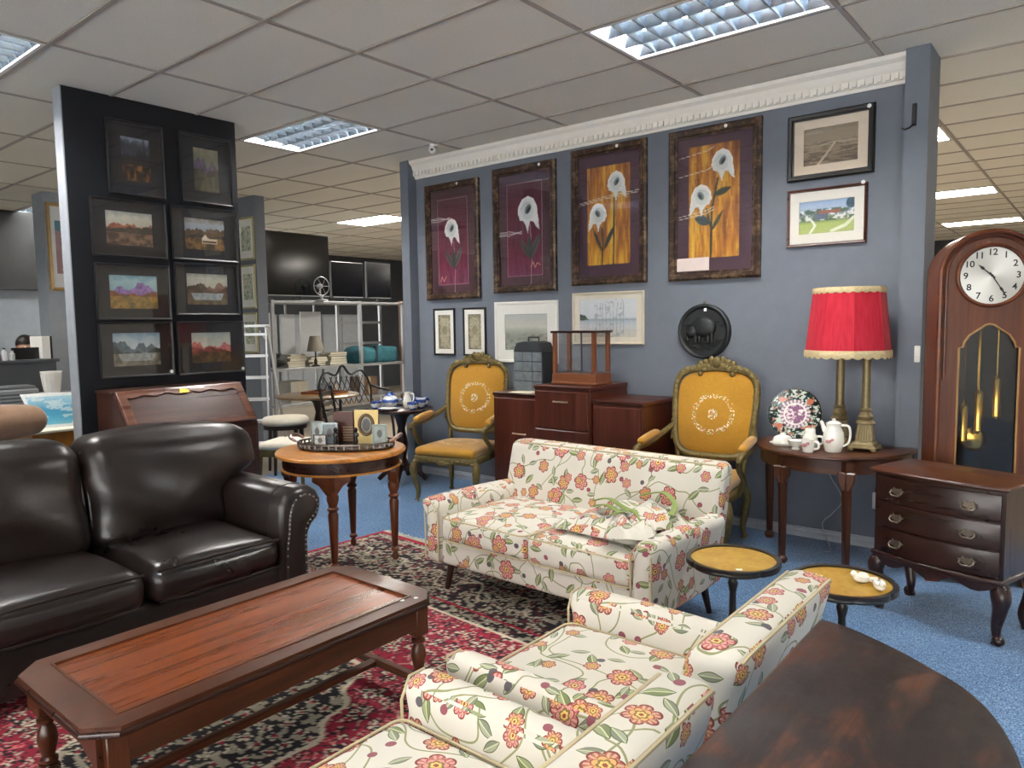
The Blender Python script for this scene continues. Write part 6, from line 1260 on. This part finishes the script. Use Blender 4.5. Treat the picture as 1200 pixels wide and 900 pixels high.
t = thing('black_bag', 'crumpled black bag at the left end of the storage rack shelf', 'bag', rk(-1.0, .27, .955)); obj('body', G().cushion(-.14, .14, -.12, .12, 0, .13, .05, (.02, .02, .03), 10, lambda x, y, z: (x, y, z+.02*math.sin(31*x)*math.sin(27*y)*(z > .05))), BLACK, t, 60); obj('strap', G().tube(spline([(-.1, 0, .12), (0, .02, .18), (.1, 0, .12)], 5), .009, 6), BLACK, t)
t = thing('desk_lamp', 'small grey-shaded lamp on a dark stand in the storage rack', 'table lamp', rk(-.44, .09, .921)); [obj(n__, G().lathe(pr, 18), m_, t) for n__, pr, m_ in (('base', [(.06, 0), (.06, .015), (.02, .03), (.025, .08), (.012, .12), (.012, .24)], EBON), ('lamp_shade', [(.125, .22), (.075, .44), (.07, .44), (.12, .22)], plain('#8f8a80', .8)))]
t = thing('teal_storage_bag', 'teal fabric bundle lying on the right half of the storage rack', 'fabric bundle', rk(.72, .25, .921), PI/2); obj('bundle', G().cushion(-.42, .42, -.18, .18, 0, .24, .06, (.01, .01, .02), 14, lambda x, y, z: (x, y, z+.018*math.sin(17*x)*(z > .1))), plain('#2c6470', .8, 0, .3, 9), t, 60); obj('strap', G().box(-.06, -.02, -.195, .195, .02, .262), plain('#1c3038', .8), t, 0)
t = thing('brown_cabinet', 'narrow brown cupboard at the right end of the storage rack', 'cupboard', (-8.55, 8.25, 0), PI/2); obj('body', G().box(-.2, .3, -.1, .4, 0, 1.88, .004), wood('#4a2a1a', '#6a4028', '#7d5236', 'z', .5, 0), t, 0); obj('pale_rail', G().box(-.205, .305, -.115, -.1, 1.2, 1.24), CREAMP, t, 0); obj('pale_upright', G().box(-.205, -.175, -.115, -.1, 0, 1.88), CREAMP, t, 0); obj('door', G().box(-.16, .28, -.112, -.1, .06, 1.17, .003), wood('#3a2218', '#5a3624', '#6a4630', 'z', .5, 0), t, 0)
for k, (x, w_, h, n_) in enumerate(((-.10, .26, .22, 'grey carton'), (.55, .3, .28, 'brown carton'), (-.72, .30, .30, 'pale carton'))):
    t = thing('carton', ('grey carton low in the middle of the storage rack', 'brown carton low at the right of the storage rack', 'pale carton low at the left of the storage rack')[k], 'box', rk(x, .25, .421), PI/2); obj('box_body', G().box(-w_/2, w_/2, -.15, .15, 0, h, .003), plain(('#8b8f93', '#6a5240', '#a9a79c')[k], .7), t, 0); obj('tape', G().box(-.02, .02, -.151, .151, 0, h+.001), plain('#b8a888', .5), t, 0)
# televisions on top of the rack
SCR = Mt('screen_glass', .12, 0, .5, color='#07080c').mat
for (y0, y1, z0, z1, x, lb) in ((5.64, 6.72, 1.93, 2.82, -8.95, 'largest wall of black television screen left of the others, above the rack'), (6.83, 7.43, 1.93, 2.47, -9.05, 'middle black television standing on the storage rack'), (7.50, 8.00, 1.93, 2.50, -9.05, 'right-hand black television standing on the storage rack')):
    t = thing('television', lb, 'television', (x, (y0+y1)/2, 1.861), PI/2, 'televisions on the rack'); w_ = (y1-y0)/2; b0 = z0-1.861; b1 = z1-1.861
    obj('casing', G().box(-w_, w_, 0, .05, b0, b1, .006), BLACK, t, 0); obj('screen', G().box(-w_+.012, w_-.012, -.004, .0, b0+.02, b1-.012), SCR, t, 0); obj('stand', G().box(-w_*.45, w_*.45, -.06, .1, 0, .012, .003), BLACK, t, 0); obj('neck', G().box(-.04, .04, .01, .04, .01, b0+.02), BLACK, t, 0)
    obj('lower_edge', G().box(-w_+.02, w_-.02, -.006, -.003, b0+.004, b0+.012), STL, t, 0)
t = thing('desk_fan', 'small grey desk fan on the storage rack between the televisions', 'fan', (-8.72, 6.40, 1.861), PI/2); obj('base', G().lathe([(.09, 0), (.085, .02), (.02, .03), (.015, .08)], 18), STL, t); obj('guard_ring', G().tube([(.13*math.cos(a), 0, .21+.13*math.sin(a)) for a in [2*PI*i/28 for i in range(28)]], .006, 6, True), STL, t); obj('motor', G().ball((0, .04, .21), (.04, .05, .04), 10, 7), STL, t); obj('neck', G().tube([(0, .03, .07), (0, .04, .19)], .012, 7), STL, t)
for k in range(6): a = PI/3*k; obj('guard_wire', G().tube([(0, -.02, .21), (.13*math.cos(a), 0, .21+.13*math.sin(a))], .003, 5), STL, t)
# grey cupboards along the far wall
for k in range(3):
    t = thing('metal_cupboard', ('left', 'middle', 'right')[k]+' pale grey cupboard against the far wall seen through the rack', 'cupboard', (-13.6, 8.0+1.05*k, 0), PI/2, 'far cupboards'); obj('body', G().box(-.5, .5, -.5, 0, 0, 1.75, .004), plain('#8c9298', .5), t, 0); [obj('door', G().box(x0, x0+.46, -.515, -.5, .08, 1.7, .003), plain('#9aa0a6', .5), t, 0) for x0 in (-.48, .02)]
